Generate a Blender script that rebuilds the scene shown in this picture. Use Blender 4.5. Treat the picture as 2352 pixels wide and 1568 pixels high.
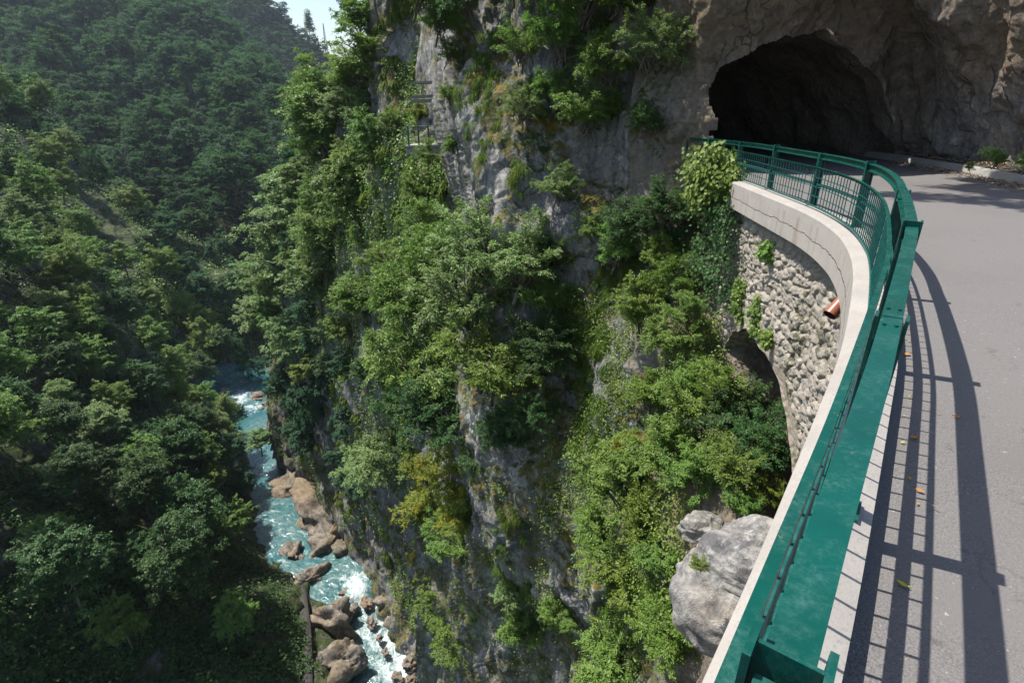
import bpy, bmesh, math, random
import numpy as np
from mathutils import Vector, Matrix
R = math.radians
SC = bpy.context.scene
COL = SC.collection
for o in list(bpy.data.objects): bpy.data.objects.remove(o)

# ------------------------------------------------------------------ camera, sky, sun, exposure
CAM_H, PITCH, ROLL, FOC = 1.7, R(23.83), R(-0.42), 1386 / 1.08844
cam = bpy.data.objects.new('camera', bpy.data.cameras.new('camera'))
cam.data.lens = 1386 / 2560 * 36; cam.data.sensor_width = 36
cam.data.clip_start = 0.02; cam.data.clip_end = 5000
cam.matrix_world = (Matrix.Translation((0, 0, CAM_H)) @ Matrix.Rotation(math.pi / 2 - PITCH, 4, 'X') @ Matrix.Rotation(ROLL, 4, 'Z'))
COL.objects.link(cam); SC.camera = cam
AZ, EL = R(-27.0), R(61.2)                     # direction the shadows fall, height of the sun
SUN = Vector((-math.cos(EL) * math.cos(AZ), -math.cos(EL) * math.sin(AZ), math.sin(EL)))
W = bpy.data.worlds.new('World'); SC.world = W; W.use_nodes = True
nt = W.node_tree; bgn = nt.nodes['Background']
sky = nt.nodes.new('ShaderNodeTexSky'); sky.sky_type = 'NISHITA'; sky.sun_disc = False
sky.sun_elevation = EL; sky.sun_rotation = math.atan2(SUN.x, SUN.y) % (2 * math.pi)
sky.dust_density = 1.5
nt.links.new(sky.outputs[0], bgn.inputs[0]); bgn.inputs[1].default_value = 0.11
sl = bpy.data.lights.new('sun', 'SUN'); sl.energy = 4.8; sl.angle = R(0.5); sl.color = (1.0, 0.95, 0.87)
so = bpy.data.objects.new('sun', sl); so.rotation_euler = SUN.to_track_quat('Z', 'Y').to_euler(); so.location = (0, 0, 60)
COL.objects.link(so)
SC.view_settings.view_transform = 'Standard'; SC.view_settings.look = 'None'
SC.view_settings.exposure = 0.78; SC.view_settings.gamma = 1.0
SC.render.engine = 'CYCLES'
SC.cycles.max_bounces = 6; SC.cycles.diffuse_bounces = 3; SC.cycles.glossy_bounces = 2
SC.cycles.transmission_bounces = 3; SC.cycles.transparent_max_bounces = 4
SC.cycles.use_denoising = True

# ------------------------------------------------------------------ helpers
def ray(u, v):
    """direction (unit depth) seen at a point of the survey photograph, 2352 px wide"""
    u = np.asarray(u, float); v = np.asarray(v, float)
    x = (u - 1176) / FOC; y = -(v - 784) / FOC
    c, s = math.cos(ROLL), math.sin(ROLL)
    x, y = x * c - y * s, x * s + y * c
    return np.stack([x, math.cos(PITCH) + y * math.sin(PITCH), -math.sin(PITCH) + y * math.cos(PITCH)], -1)
def at(u, v, t): return ray(u, v) * np.asarray(t)[..., None] + np.array([0, 0, CAM_H])
def hit_z(u, v, z):
    r = ray(u, v); return r * ((z - CAM_H) / r[2]) + np.array([0, 0, CAM_H])
def road_z(x, y): return 0.016 * x - 0.030 * y

_rs = np.random.RandomState(7)
_perm = _rs.permutation(256); _perm = np.concatenate([_perm] * 3)
_grad = _rs.normal(size=(256, 3)); _grad /= np.linalg.norm(_grad, axis=1)[:, None]
def pnoise(P, f=1.0, seed=0):
    X = P * f + seed * 17.31
    i = np.floor(X).astype(np.int64); g = X - i; i &= 255
    w = g * g * g * (g * (g * 6 - 15) + 10); out = 0
    for a in (0, 1):
        for b in (0, 1):
            for c in (0, 1):
                h = _perm[(_perm[(_perm[(i[..., 0] + a) & 255] + i[..., 1] + b) & 255] + i[..., 2] + c) & 255]
                d = g - np.array([a, b, c])
                wt = (w[..., 0] if a else 1 - w[..., 0]) * (w[..., 1] if b else 1 - w[..., 1]) * (w[..., 2] if c else 1 - w[..., 2])
                out = out + wt * (_grad[h] * d).sum(-1)
    return out * 1.6
def fbm(P, f, n=4, seed=0, ridge=False, gain=0.5):
    o = 0; a = 1.0
    for k in range(n):
        q = pnoise(P, f * 2.03 ** k, seed + k)
        o = o + a * ((1 - 2 * np.abs(q)) if ridge else q); a *= gain
    return o
def smooth(x, a, b):
    t = np.clip((x - a) / (b - a), 0, 1); return t * t * (3 - 2 * t)

def tag(o, label=None, cat=None, group=None, kind=None):
    if label: o['label'] = label
    if cat: o['category'] = cat
    if group: o['group'] = group
    if kind: o['kind'] = kind
    return o
def mesh_np(name, V, F, mat=None, parent=None, smooth_=False, attrs=None, uv=None):
    V = np.asarray(V, np.float32).reshape(-1, 3); F = np.asarray(F, np.int32)
    k = F.shape[1]
    m = bpy.data.meshes.new(name)
    m.vertices.add(len(V)); m.vertices.foreach_set('co', V.ravel())
    m.loops.add(F.size); m.loops.foreach_set('vertex_index', F.ravel())
    m.polygons.add(len(F)); m.polygons.foreach_set('loop_start', np.arange(0, F.size, k, dtype=np.int32))
    m.polygons.foreach_set('loop_total', np.full(len(F), k, np.int32))
    m.polygons.foreach_set('use_smooth', np.full(len(F), bool(smooth_)))
    for n, a in (attrs or {}).items():
        at_ = m.attributes.new(n, 'FLOAT', 'POINT'); at_.data.foreach_set('value', np.asarray(a, np.float32).ravel())
    if uv is not None:
        l = m.uv_layers.new(name='UVMap'); l.data.foreach_set('uv', np.asarray(uv, np.float32)[F.ravel()].ravel())
    m.update(); m.validate()
    if mat: m.materials.append(mat)
    o = bpy.data.objects.new(name, m); COL.objects.link(o)
    if parent: o.parent = parent
    return o
def empty(name, loc=(0, 0, 0)):
    o = bpy.data.objects.new(name, None); o.location = loc; COL.objects.link(o); return o
def grid_faces(nr, nc):
    i = np.arange(nr * nc).reshape(nr, nc)
    return np.stack([i[:-1, :-1], i[:-1, 1:], i[1:, 1:], i[1:, :-1]], -1).reshape(-1, 4)
class MB:
    def __init__(s): s.V = []; s.F = []; s.n = 0
    def add(s, V, F):
        V = np.asarray(V, float).reshape(-1, 3); F = np.asarray(F, int)
        s.V.append(V); s.F.append(F + s.n); s.n += len(V)
    def box(s, c, ax, ay, az):
        """box from its centre and its three half-axes"""
        c, ax, ay, az = map(lambda q: np.asarray(q, float), (c, ax, ay, az))
        V = [c + i * ax + j * ay + k * az for i in (-1, 1) for j in (-1, 1) for k in (-1, 1)]
        F = [(0, 1, 3, 2), (4, 6, 7, 5), (0, 4, 5, 1), (2, 3, 7, 6), (0, 2, 6, 4), (1, 5, 7, 3)]
        s.add(V, F)
    def tube(s, pts, rad, n=6, caps=True):
        pts = np.asarray(pts, float); m = len(pts); rad = np.broadcast_to(rad, (m,))
        T = np.gradient(pts, axis=0); T /= np.linalg.norm(T, axis=1)[:, None] + 1e-9
        up = np.array([0, 0, 1.0]) if abs(T[0, 2]) < .9 else np.array([1.0, 0, 0])
        A = np.cross(T, up); A /= np.linalg.norm(A, axis=1)[:, None] + 1e-9
        B = np.cross(T, A); th = np.linspace(0, 2 * math.pi, n, endpoint=False)
        V = pts[:, None] + rad[:, None, None] * (A[:, None] * np.cos(th)[None, :, None] + B[:, None] * np.sin(th)[None, :, None])
        F = []
        for i in range(m - 1):
            for j in range(n):
                F.append((i * n + j, i * n + (j + 1) % n, (i + 1) * n + (j + 1) % n, (i + 1) * n + j))
        V = V.reshape(-1, 3)
        if caps:
            c0, c1 = len(V), len(V) + 1; V = np.vstack([V, pts[0], pts[-1]])
            for j in range(0, n, 2):
                F.append((c0, (j + 2) % n, j + 1, j)); b = (m - 1) * n; F.append((c1, b + j, b + j + 1, b + (j + 2) % n))
        s.add(V, F)
    def sweep(s, rows, closed_profile=True, cap=True):
        """rows: (m, k, 3) - the profile at each station"""
        rows = np.asarray(rows, float); m, k, _ = rows.shape; F = []
        kk = k if closed_profile else k - 1
        for i in range(m - 1):
            for j in range(kk):
                F.append((i * k + j, i * k + (j + 1) % k, (i + 1) * k + (j + 1) % k, (i + 1) * k + j))
        if cap and closed_profile and k == 4:
            F.append((0, 3, 2, 1)); b = (m - 1) * k; F.append((b, b + 1, b + 2, b + 3))
        s.add(rows.reshape(-1, 3), F)
    def build(s, name, mat, parent=None, sm=False, **kw):
        return mesh_np(name, np.vstack(s.V), np.vstack(s.F), mat, parent, sm, **kw)
def recalc(o):
    bm = bmesh.new(); bm.from_mesh(o.data); bmesh.ops.recalc_face_normals(bm, faces=bm.faces); bm.to_mesh(o.data); bm.free()

# ------------------------------------------------------------------ materials
class NT:
    def __init__(s, name):
        s.m = bpy.data.materials.new(name); s.m.use_nodes = True; s.t = s.m.node_tree
        s.b = s.t.nodes['Principled BSDF']; s.out = s.t.nodes['Material Output']
    def n(s, typ, **kw):
        x = s.t.nodes.new(typ)
        for k, v in kw.items():
            if hasattr(x, k): setattr(x, k, v)
        return x
    def l(s, a, b): s.t.links.new(a, b)
    def pos(s, scale=(1, 1, 1), obj=False):
        m = s.n('ShaderNodeMapping'); m.inputs['Scale'].default_value = scale
        if obj: s.l(s.n('ShaderNodeTexCoord').outputs['Object'], m.inputs[0])
        else: s.l(s.n('ShaderNodeNewGeometry').outputs['Position'], m.inputs[0])
        return m.outputs[0]
    def noise(s, vec, sc, det=6, rough=.6, dist=0):
        x = s.n('ShaderNodeTexNoise'); x.inputs['Scale'].default_value = sc; x.inputs['Detail'].default_value = det
        x.inputs['Roughness'].default_value = rough; x.inputs['Distortion'].default_value = dist
        s.l(vec, x.inputs['Vector']); return x.outputs['Fac']
    def ramp(s, fac, a, b, ca=(0, 0, 0), cb=(1, 1, 1)):
        x = s.n('ShaderNodeValToRGB'); e = x.color_ramp.elements
        e[0].position = a; e[1].position = b; e[0].color = (*ca, 1); e[1].color = (*cb, 1)
        s.l(fac, x.inputs[0]); return x.outputs[0]
    def mix(s, fac, a, b, typ='MIX'):
        x = s.n('ShaderNodeMix'); x.data_type = 'RGBA'; x.blend_type = typ
        for v, i in ((fac, 0), (a, 6), (b, 7)):
            if isinstance(v, (int, float)): x.inputs[i].default_value = v
            elif isinstance(v, tuple): x.inputs[i].default_value = (*v, 1)
            else: s.l(v, x.inputs[i])
        return x.outputs[2]
    def math(s, op, a, b=0.0, clamp=False):
        x = s.n('ShaderNodeMath'); x.operation = op; x.use_clamp = clamp
        for v, i in ((a, 0), (b, 1)):
            if isinstance(v, (int, float)): x.inputs[i].default_value = v
            else: s.l(v, x.inputs[i])
        return x.outputs[0]
    def attr(s, n):
        x = s.n('ShaderNodeAttribute'); x.attribute_name = n; return x.outputs['Fac']
    def bump(s, h, st, dist=.02):
        x = s.n('ShaderNodeBump'); x.inputs['Strength'].default_value = st; x.inputs['Distance'].default_value = dist
        s.l(h, x.inputs['Height']); s.l(x.outputs[0], s.b.inputs['Normal'])
    def fin(s, col, rough=.8, spec=.3, metal=0):
        if isinstance(col, tuple): s.b.inputs['Base Color'].default_value = (*col, 1)
        else: s.l(col, s.b.inputs['Base Color'])
        if isinstance(rough, (int, float)): s.b.inputs['Roughness'].default_value = rough
        else: s.l(rough, s.b.inputs['Roughness'])
        s.b.inputs['Specular IOR Level'].default_value = spec; s.b.inputs['Metallic'].default_value = metal
        return s.m

def m_leaf(name, dark, light, yellow=0.0, trans=.38, rough=.44, spec=.6):
    k = NT(name)
    oi = k.n('ShaderNodeObjectInfo').outputs['Random']
    t = k.attr('tint')
    f = k.math('ADD', k.math('MULTIPLY', t, .72), k.math('MULTIPLY', oi, .28), True)
    c = k.mix(f, dark, light)
    if yellow:
        y = k.ramp(k.noise(k.pos(), .9, 2), .5, .62); c = k.mix(k.math('MULTIPLY', y, yellow), c, (.30, .25, .02))
    hs = k.n('ShaderNodeHueSaturation'); k.l(c, hs.inputs['Color'])
    k.l(k.math('ADD', k.math('MULTIPLY', oi, .045), .488), hs.inputs['Hue']); c = hs.outputs[0]
    k.fin(c, rough, spec * .5)
    tr = k.n('ShaderNodeBsdfTranslucent'); k.l(k.mix(.5, c, (.10, .24, .03)), tr.inputs[0])
    mx = k.n('ShaderNodeMixShader'); mx.inputs[0].default_value = trans
    k.l(k.b.outputs[0], mx.inputs[1]); k.l(tr.outputs[0], mx.inputs[2]); k.l(mx.outputs[0], k.out.inputs[0])
    return k.m
M = {}
M['leaf_mid'] = m_leaf('leaf_mid', (.075, .135, .022), (.27, .37, .08))
M['leaf_pale'] = m_leaf('leaf_pale', (.13, .195, .065), (.34, .43, .17), rough=.5, spec=.5)
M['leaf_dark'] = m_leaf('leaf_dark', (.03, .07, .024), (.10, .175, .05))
M['leaf_bright'] = m_leaf('leaf_bright', (.105, .165, .025), (.28, .37, .08), trans=.45)
M['leaf_yellow'] = m_leaf('leaf_yellow', (.10, .15, .02), (.28, .30, .04), yellow=.8, trans=.4)
M['leaf_far'] = m_leaf('leaf_far', (.015, .044, .028), (.085, .155, .075), rough=.7, spec=.1)  # bluish dark tone: distance haze put into the leaf colour
M['grass'] = m_leaf('grass', (.04, .075, .012), (.15, .20, .035), yellow=.2, trans=.35, rough=.6, spec=.2)
k = NT('bark'); M['bark'] = k.fin(k.ramp(k.noise(k.pos((8, 8, 2), True), 3), .3, .7, (.07, .055, .042), (.20, .175, .15)), .9, .1)

def m_rock(name, light, dark, brownc, mossy=1.0, sc=1.0, crack=.8, mossb=(.13, .095, .016)):
    k = NT(name)
    p = k.pos()
    big = k.noise(p, .35 * sc, 8, .62, .3); st = k.noise(k.pos((1.3, 1.3, .28)), 1.1 * sc, 9, .68, .8)
    fine = k.noise(p, 9 * sc, 8, .7); mid = k.noise(p, 2.6 * sc, 8, .65, .5)
    c = k.mix(k.ramp(st, .40, .60), dark, light)
    c = k.mix(k.math('MULTIPLY', k.ramp(big, .35, .7), .55), c, tuple(x * .62 for x in light))
    c = k.mix(k.ramp(mid, .56, .72), c, tuple(min(1, x * 1.35) for x in light))
    c = k.mix(k.attr('brown'), c, k.mix(k.ramp(mid, .3, .7), brownc, tuple(x * 1.9 for x in brownc)))
    c = k.mix(k.math('MULTIPLY', k.ramp(fine, .33, .6), .42), c, tuple(x * .35 for x in dark), 'MIX') if False else k.mix(k.ramp(fine, .30, .62, (.55, .55, .55), (0, 0, 0)), c, (.02, .02, .02))
    if mossy:
        ms = k.math('MULTIPLY', k.attr('moss'), mossy)
        mc = k.mix(k.ramp(k.noise(p, 1.7 * sc, 4), .42, .62), (.03, .048, .012), mossb)
        c = k.mix(k.math('MULTIPLY', ms, k.ramp(k.noise(p, 3.5 * sc, 8, .7), .36, .5), True), c, mc)
    vm = k.n('ShaderNodeMapping'); vm.inputs['Scale'].default_value = (1.0, 1.0, .55); vv = k.n('ShaderNodeVectorMath'); vv.operation = 'ADD'
    ns = k.n('ShaderNodeTexNoise'); ns.inputs['Scale'].default_value = 1.4 * sc; ns.inputs['Detail'].default_value = 5; k.l(p, ns.inputs['Vector'])
    k.l(p, vv.inputs[0]); k.l(ns.outputs['Color'], vv.inputs[1]); k.l(vv.outputs[0], vm.inputs[0])
    vo_ = k.n('ShaderNodeTexVoronoi'); vo_.feature = 'DISTANCE_TO_EDGE'; vo_.inputs['Scale'].default_value = 1.15 * sc; k.l(vm.outputs[0], vo_.inputs['Vector'])
    cr = k.ramp(vo_.outputs['Distance'], .0, .03, (1, 1, 1), (0, 0, 0)); cr = k.math('MULTIPLY', cr, k.ramp(big, .50, .62)); cr = k.math('MULTIPLY', cr, crack)
    c = k.mix(k.math('MULTIPLY', cr, .55), c, (.035, .032, .028))
    h = k.math('ADD', k.math('MULTIPLY', k.math('SUBTRACT', fine, k.math('MULTIPLY', cr, 2.2)), .35), k.math('ADD', k.math('MULTIPLY', mid, 1.0), k.math('MULTIPLY', st, .8)))
    k.bump(h, .9, .12 / sc)
    return k.fin(c, .9, .2)
M['limestone'] = m_rock('limestone', (.385, .375, .35), (.095, .10, .115), (.14, .105, .072))
M['pale_rock'] = m_rock('pale_rock', (.40, .385, .36), (.13, .13, .137), (.2, .15, .1), sc=1.3, crack=.3)
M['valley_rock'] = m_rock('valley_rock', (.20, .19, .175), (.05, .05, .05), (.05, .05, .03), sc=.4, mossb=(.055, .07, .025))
M['river_rock'] = m_rock('river_rock', (.33, .285, .24), (.10, .09, .078), (.22, .14, .075))
M['soil'] = None
k = NT('forest_floor'); M['forest_floor'] = k.fin(k.ramp(k.noise(k.pos(), .5), .35, .65, (.012, .02, .008), (.03, .04, .016)), .95, .1)

k = NT('asphalt'); p = k.pos()
c = k.mix(k.ramp(k.noise(p, 130, 3, .8), .33, .62), (.060, .057, .057), (.200, .190, .184))
c = k.mix(k.ramp(k.noise(p, 1.1, 6, .6), .35, .7), c, (.145, .137, .132)); c = k.mix(k.ramp(k.noise(p, 38, 2), .70, .74), c, (.30, .29, .275))
c = k.mix(k.ramp(k.noise(k.pos((1, 1, 1)), 5, 8, .75), .62, .68), c, (.095, .088, .084))
nw = k.n('ShaderNodeTexNoise'); nw.inputs['Scale'].default_value = 1.2; nw.inputs['Detail'].default_value = 6; k.l(p, nw.inputs['Vector'])
va = k.n('ShaderNodeVectorMath'); va.operation = 'ADD'; k.l(p, va.inputs[0]); k.l(nw.outputs['Color'], va.inputs[1])
vo_ = k.n('ShaderNodeTexVoronoi'); vo_.feature = 'DISTANCE_TO_EDGE'; vo_.inputs['Scale'].default_value = .45; k.l(va.outputs[0], vo_.inputs['Vector'])
crk = k.math('MULTIPLY', k.ramp(vo_.outputs['Distance'], .0, .006, (1, 1, 1), (0, 0, 0)), k.ramp(k.noise(p, .5, 3), .52, .62)); c = k.mix(k.math('MULTIPLY', crk, .3), c, (.05, .047, .045))
c = k.mix(k.math('MULTIPLY', k.ramp(k.noise(p, .35, 5, .6), .45, .7), .35), c, (.09, .082, .078))
k.bump(k.noise(p, 110, 3), .5, .006); M['asphalt'] = k.fin(c, .85, .25)

def m_conc(name, base, uvstain=True):
    k = NT(name); uv = k.n('ShaderNodeTexCoord').outputs['UV']; p = k.pos()
    c = k.mix(k.ramp(k.noise(p, 2.2, 8, .65), .3, .7), tuple(x * .78 for x in base), base)
    c = k.mix(k.ramp(k.noise(p, 60, 4, .7), .32, .46, (.5, .5, .5), (0, 0, 0)), c, tuple(x * .5 for x in base))
    if uvstain:
        sep = k.n('ShaderNodeSeparateXYZ'); k.l(uv, sep.inputs[0]); U, Vv = sep.outputs[0], sep.outputs[1]
        mp = k.n('ShaderNodeMapping'); mp.inputs['Scale'].default_value = (1.6, .25, 1); k.l(uv, mp.inputs[0])
        stn = k.math('MULTIPLY', k.ramp(k.noise(mp.outputs[0], 2.0, 5, .6), .54, .68), k.math('LESS_THAN', Vv, .02))
        c = k.mix(k.math('MULTIPLY', stn, .75), c, (.20, .145, .09))
        ln = k.math('ADD', Vv, k.math('MULTIPLY', k.math('SUBTRACT', k.noise(uv, 1.6, 6, .7), .5), .16))
        ln = k.math('ABSOLUTE', k.math('ADD', ln, .20)); c = k.mix(k.math('LESS_THAN', ln, .007), c, (.03, .027, .024))
        jt = k.math('LESS_THAN', k.math('ABSOLUTE', k.math('SUBTRACT', k.math('FRACT', k.math('MULTIPLY', U, .52)), .5)), .0035)
        c = k.mix(k.math('MULTIPLY', k.math('MULTIPLY', jt, k.math('LESS_THAN', Vv, .02)), .7), c, (.07, .06, .05))
    k.bump(k.noise(p, 45, 6), .35, .008); return k.fin(c, .85, .25)
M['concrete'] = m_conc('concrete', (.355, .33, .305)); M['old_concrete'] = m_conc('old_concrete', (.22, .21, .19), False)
M['kerb_stone'] = m_conc('kerb_stone', (.30, .29, .27), False)

k = NT('green_paint'); p = k.pos()
scuff = k.math('MULTIPLY', k.ramp(k.noise(p, 7, 8, .75), .46, .66), k.ramp(k.noise(k.pos((30, 30, 30)), 2.2, 6, .8), .42, .62))
c = k.mix(k.ramp(k.noise(p, 3, 4), .3, .7), (.0004, .047, .036), (.0006, .066, .050))
c = k.mix(k.math('MULTIPLY', scuff, .6), c, (.06, .15, .135))
c = k.mix(k.ramp(k.noise(p, 22, 6, .8), .67, .69), c, (.012, .015, .012)); c = k.mix(k.ramp(k.noise(p, 13, 8, .8), .65, .71), c, (.20, .15, .09))
scr = k.ramp(k.noise(k.pos((90, 14, 60)), 1.5, 5, .8), .69, .72); c = k.mix(k.math('MULTIPLY', scr, .55), c, (.25, .33, .31))
k.bump(k.noise(p, 60, 5, .7), .25, .002); M['green_paint'] = k.fin(c, k.ramp(k.noise(p, 14, 5), .3, .7, (.22, .22, .22), (.42, .42, .42)), .35)
k = NT('dark_green_paint'); M['dark_green'] = k.fin(k.mix(k.ramp(k.noise(k.pos(), 30, 4), .4, .7), (.004, .07, .06), (.02, .11, .10)), .4, .5)

k = NT('masonry'); p = k.pos(); st = k.attr('stone'); mort = k.attr('mortar')
c = k.ramp(st, 0, 1, (.30, .265, .215), (.52, .455, .37)); c = k.mix(k.ramp(k.noise(p, 6, 8, .7), .3, .7), tuple([.30, .285, .265]), c)
c = k.mix(k.math('MULTIPLY', mort, .8), c, (.30, .26, .21)); c = k.mix(k.ramp(k.noise(p, 34, 6, .8), .28, .44, (.7, .7, .7), (0, 0, 0)), c, (.09, .08, .065))
c = k.mix(k.math('MULTIPLY', k.attr('moss'), k.ramp(k.noise(p, 8, 5), .45, .55)), c, (.05, .06, .015))
k.bump(k.noise(p, 26, 8, .75), .9, .05); M['masonry'] = k.fin(c, .9, .2)

k = NT('water'); p = k.pos()
fo = k.attr('foam'); dp = k.attr('deep')
c = k.mix(dp, (.14, .205, .195), (.035, .11, .12)); c = k.mix(k.ramp(k.noise(p, 1.6, 6, .7), .35, .7), tuple([.015, .09, .10]), c)
fm = k.ramp(k.math('ADD', fo, k.math('MULTIPLY', k.math('SUBTRACT', k.noise(k.pos((1.1, .8, 1)), 1.1, 10, .75, 1.4), .5), 2.2)), .40, .85)
c = k.mix(fm, c, (.55, .63, .64)); k.bump(k.noise(p, 2.4, 5, .6), .5, .25)
M['water'] = k.fin(c, k.ramp(fo, .3, .7, (.12, .12, .12), (.6, .6, .6)), .5)
k = NT('plastic_pipe'); M['pipe'] = k.fin((.27, .095, .06), .35, .4)
k = NT('pipe_inside'); M['pipe_in'] = k.fin((.05, .02, .015), .7, .2)
k = NT('steel_cable'); M['cable'] = k.fin((.10, .095, .09), .5, .4, .3)
k = NT('dry_leaf'); M['dry_leaf'] = k.fin(k.mix(k.n('ShaderNodeObjectInfo').outputs['Random'], (.45, .16, .02), (.40, .36, .03)), .7, .2)
k = NT('litter'); M['litter'] = k.fin(k.mix(k.attr('tint'), (.10, .05, .025), (.50, .40, .28)), .85, .15)
k = NT('track'); M['track'] = k.fin(k.ramp(k.noise(k.pos(), 1.5), .3, .7, (.04, .038, .036), (.075, .07, .065)), .9, .1)  # kept dark: the shade lying on the footpath is put into this colour
k = NT('mast_metal'); M['mast'] = k.fin((.35, .33, .33), .6, .3)

# ------------------------------------------------------------------ sheets of rock and slope, built where they stand
def blur(a, n):
    for _ in range(n):
        b = np.pad(a, 1, mode='edge'); a = (b[:-2, 1:-1] + b[2:, 1:-1] + b[1:-1, :-2] + b[1:-1, 2:] + 2 * b[1:-1, 1:-1]) / 6
    return a
def surface(us, vs, T, ur, vr, nu, nv, nb=6, warp=None):
    T = np.array(T, float); U = np.linspace(*ur, nu); V = np.linspace(*vr, nv)
    A = np.array([np.interp(U, np.array(us) + (warp(v, np.array(us)) if warp else 0), row) for row, v in zip(T, vs)])
    G = np.array([np.interp(V, vs, A[:, j]) for j in range(nu)]).T
    G = blur(G, nb)
    UU, VV = np.meshgrid(U, V)
    return at(UU, VV, G), UU, VV
def normals(P):
    du = np.gradient(P, axis=1); dv = np.gradient(P, axis=0)
    N = np.cross(dv, du); N /= np.linalg.norm(N, axis=-1)[..., None] + 1e-9
    v = P - np.array([0, 0, CAM_H]); s = np.sign((N * v).sum(-1)); return -N * s[..., None]
SURF = {}
class Surf:
    def __init__(s, P, ur, vr):
        s.P = P; s.N = normals(P); s.ur = ur; s.vr = vr; s.nv, s.nu = P.shape[:2]
    def get(s, u, v):
        j = int(round((u - s.ur[0]) / (s.ur[1] - s.ur[0]) * (s.nu - 1))); i = int(round((v - s.vr[0]) / (s.vr[1] - s.vr[0]) * (s.nv - 1)))
        j = min(max(j, 0), s.nu - 1); i = min(max(i, 0), s.nv - 1); return s.P[i, j], s.N[i, j]

# near cliff with the tunnel portal
us = [900, 1000, 1040, 1080, 1150, 1300, 1450, 1560, 1620, 1700, 1850, 2070, 2205, 2352, 2700]
vs = [-420, -150, 0, 100, 200, 300, 400, 480, 530, 580, 650, 750, 950, 1150, 1350, 1568, 1850]
TA = [
 [48, 40, 27, 25, 24, 21.5, 19, 16, 15, 14, 13.5, 13.5, 13, 11.5, 9],
 [48, 40, 26, 24.5, 23, 21, 18.5, 16, 15, 14.3, 14, 14, 13.2, 11.7, 9],
 [48, 40, 26, 23.5, 22.5, 20.5, 18, 16, 15.3, 15, 15, 15.3, 13.8, 12, 9.5],
 [48, 40, 25.5, 23, 22, 20, 18, 16.2, 15.8, 15.6, 15.8, 16.5, 14.5, 12.3, 10],
 [48, 40, 25, 22.6, 21.8, 20, 18, 16.4, 16.3, 16.4, 16.8, 17.5, 15.2, 12.7, 10.3],
 [48, 40, 25, 22.5, 21.5, 20, 18.2, 16.6, 16.4, 16.6, 17.3, 18.5, 15.9, 13, 10.6],
 [48, 40, 26, 22.6, 21.3, 20, 18.5, 17, 16.3, 16.8, 17.8, 20, 16.6, 13.4, 10.8],
 [48, 41, 27, 23, 21, 19.6, 18.3, 17, 16.2, 16, 16.5, 19.5, 16.6, 13.6, 11],
 [46, 40, 28, 24, 20.7, 19.3, 17.9, 16.9, 16, 15.5, 16, 18, 16, 13.6, 11],
 [42, 34, 29, 26, 22.2, 20.7, 18.9, 17.2, 16, 15, 15.5, 17, 16, 14, 11],
 [40, 32, 29, 25.8, 22, 20, 18.4, 16.7, 15.5, 14.8, 15, 16, 15, 14, 11],
 [38, 31, 28, 25, 21.6, 19.5, 17.5, 15.7, 15, 14.3, 14.3, 14.5, 14, 13, 11],
 [38, 31, 28, 25, 21.8, 19, 16.4, 14.7, 13.8, 13, 13, 13, 13, 13, 11],
 [44, 37, 32, 28, 23, 19, 15.6, 13.3, 12, 10.8, 11, 12, 12, 12, 11],
 [56, 48, 41, 34, 27, 20.5, 15.2, 12, 10.3, 9.6, 10, 11, 11, 11, 10],
 [66, 60, 52, 44, 33, 23, 15.6, 11.5, 10, 9.4, 9.5, 10, 10, 10, 10],
 [74, 68, 60, 52, 42, 28, 16, 11.2, 9.7, 9, 9, 9, 9, 9, 9]]
sil = lambda v: np.interp(v, [-150, 0, 200, 330, 480, 550, 600, 700, 3000], [1000, 1012, 1026, 1044, 1082, 1066, 1050, 1040, 1040]) - 1040
warpA = lambda v, u: sil(v) * np.interp(u, [1080, 1250], [1, 0])
UR, VR = (960, 2640), (-400, 1780)
PA, UUA, VVA = surface(us, vs, TA, UR, VR, 600, 760, 7, warpA)
NA = normals(PA)
def blocks(P, f, seed):
    """angular facets: plateaus broken by steps"""
    q = pnoise(P, f, seed) * 2.2; r = np.floor(q * 2) / 2; return r + .5 * smooth(q - r, .30, .5) 
Q = PA * np.array([1, 1, .55])
d = .85 * fbm(Q, .16, 3, 3) + .45 * fbm(Q * [1, 1, .6], .34, 3, 11, True) - .35 + .14 * fbm(PA, 1.1, 3, 21) + .20 * blocks(Q, .5, 31) + .05 * fbm(PA, 2.3, 3, 41, True) + .04 * blocks(PA, 1.7, 51)
rightpart = smooth(UUA, 1500, 1650)
d = d * (1 - .25 * rightpart)
d *= .5 + .5 * smooth(UUA - sil(VVA), 1035, 1075) + .5 * (1 - smooth(UUA - sil(VVA), 1035, 1075)) * smooth(VVA, 560, 640)
d *= 1 - .55 * smooth(UUA, 1560, 1640) * smooth(VVA, 330, 420)
PA = PA + NA * d[..., None]
# strata lean: pull ledges out
PORT = np.array([(1617, 480), (1617, 317), (1614, 232), (1620, 187), (1650, 150), (1702, 124), (1733, 97), (1778, 75), (1828, 68), (1920, 84), (1976, 124), (2024, 184), (2060, 276), (2072, 372), (2072, 480)], float)
def inside(U, V, poly):
    c = np.zeros(U.shape, bool); n = len(poly)
    for i in range(n):
        (x0, y0), (x1, y1) = poly[i], poly[i - 1]
        c ^= ((y0 > V) != (y1 > V)) & (U < (x1 - x0) * (V - y0) / (y1 - y0 + 1e-12) + x0)
    return c
jit = 11 * fbm(PA, .9, 3, 5), 13 * fbm(PA, .9, 3, 8)
hole = inside(UUA + jit[0], VVA + jit[1], PORT)
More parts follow.
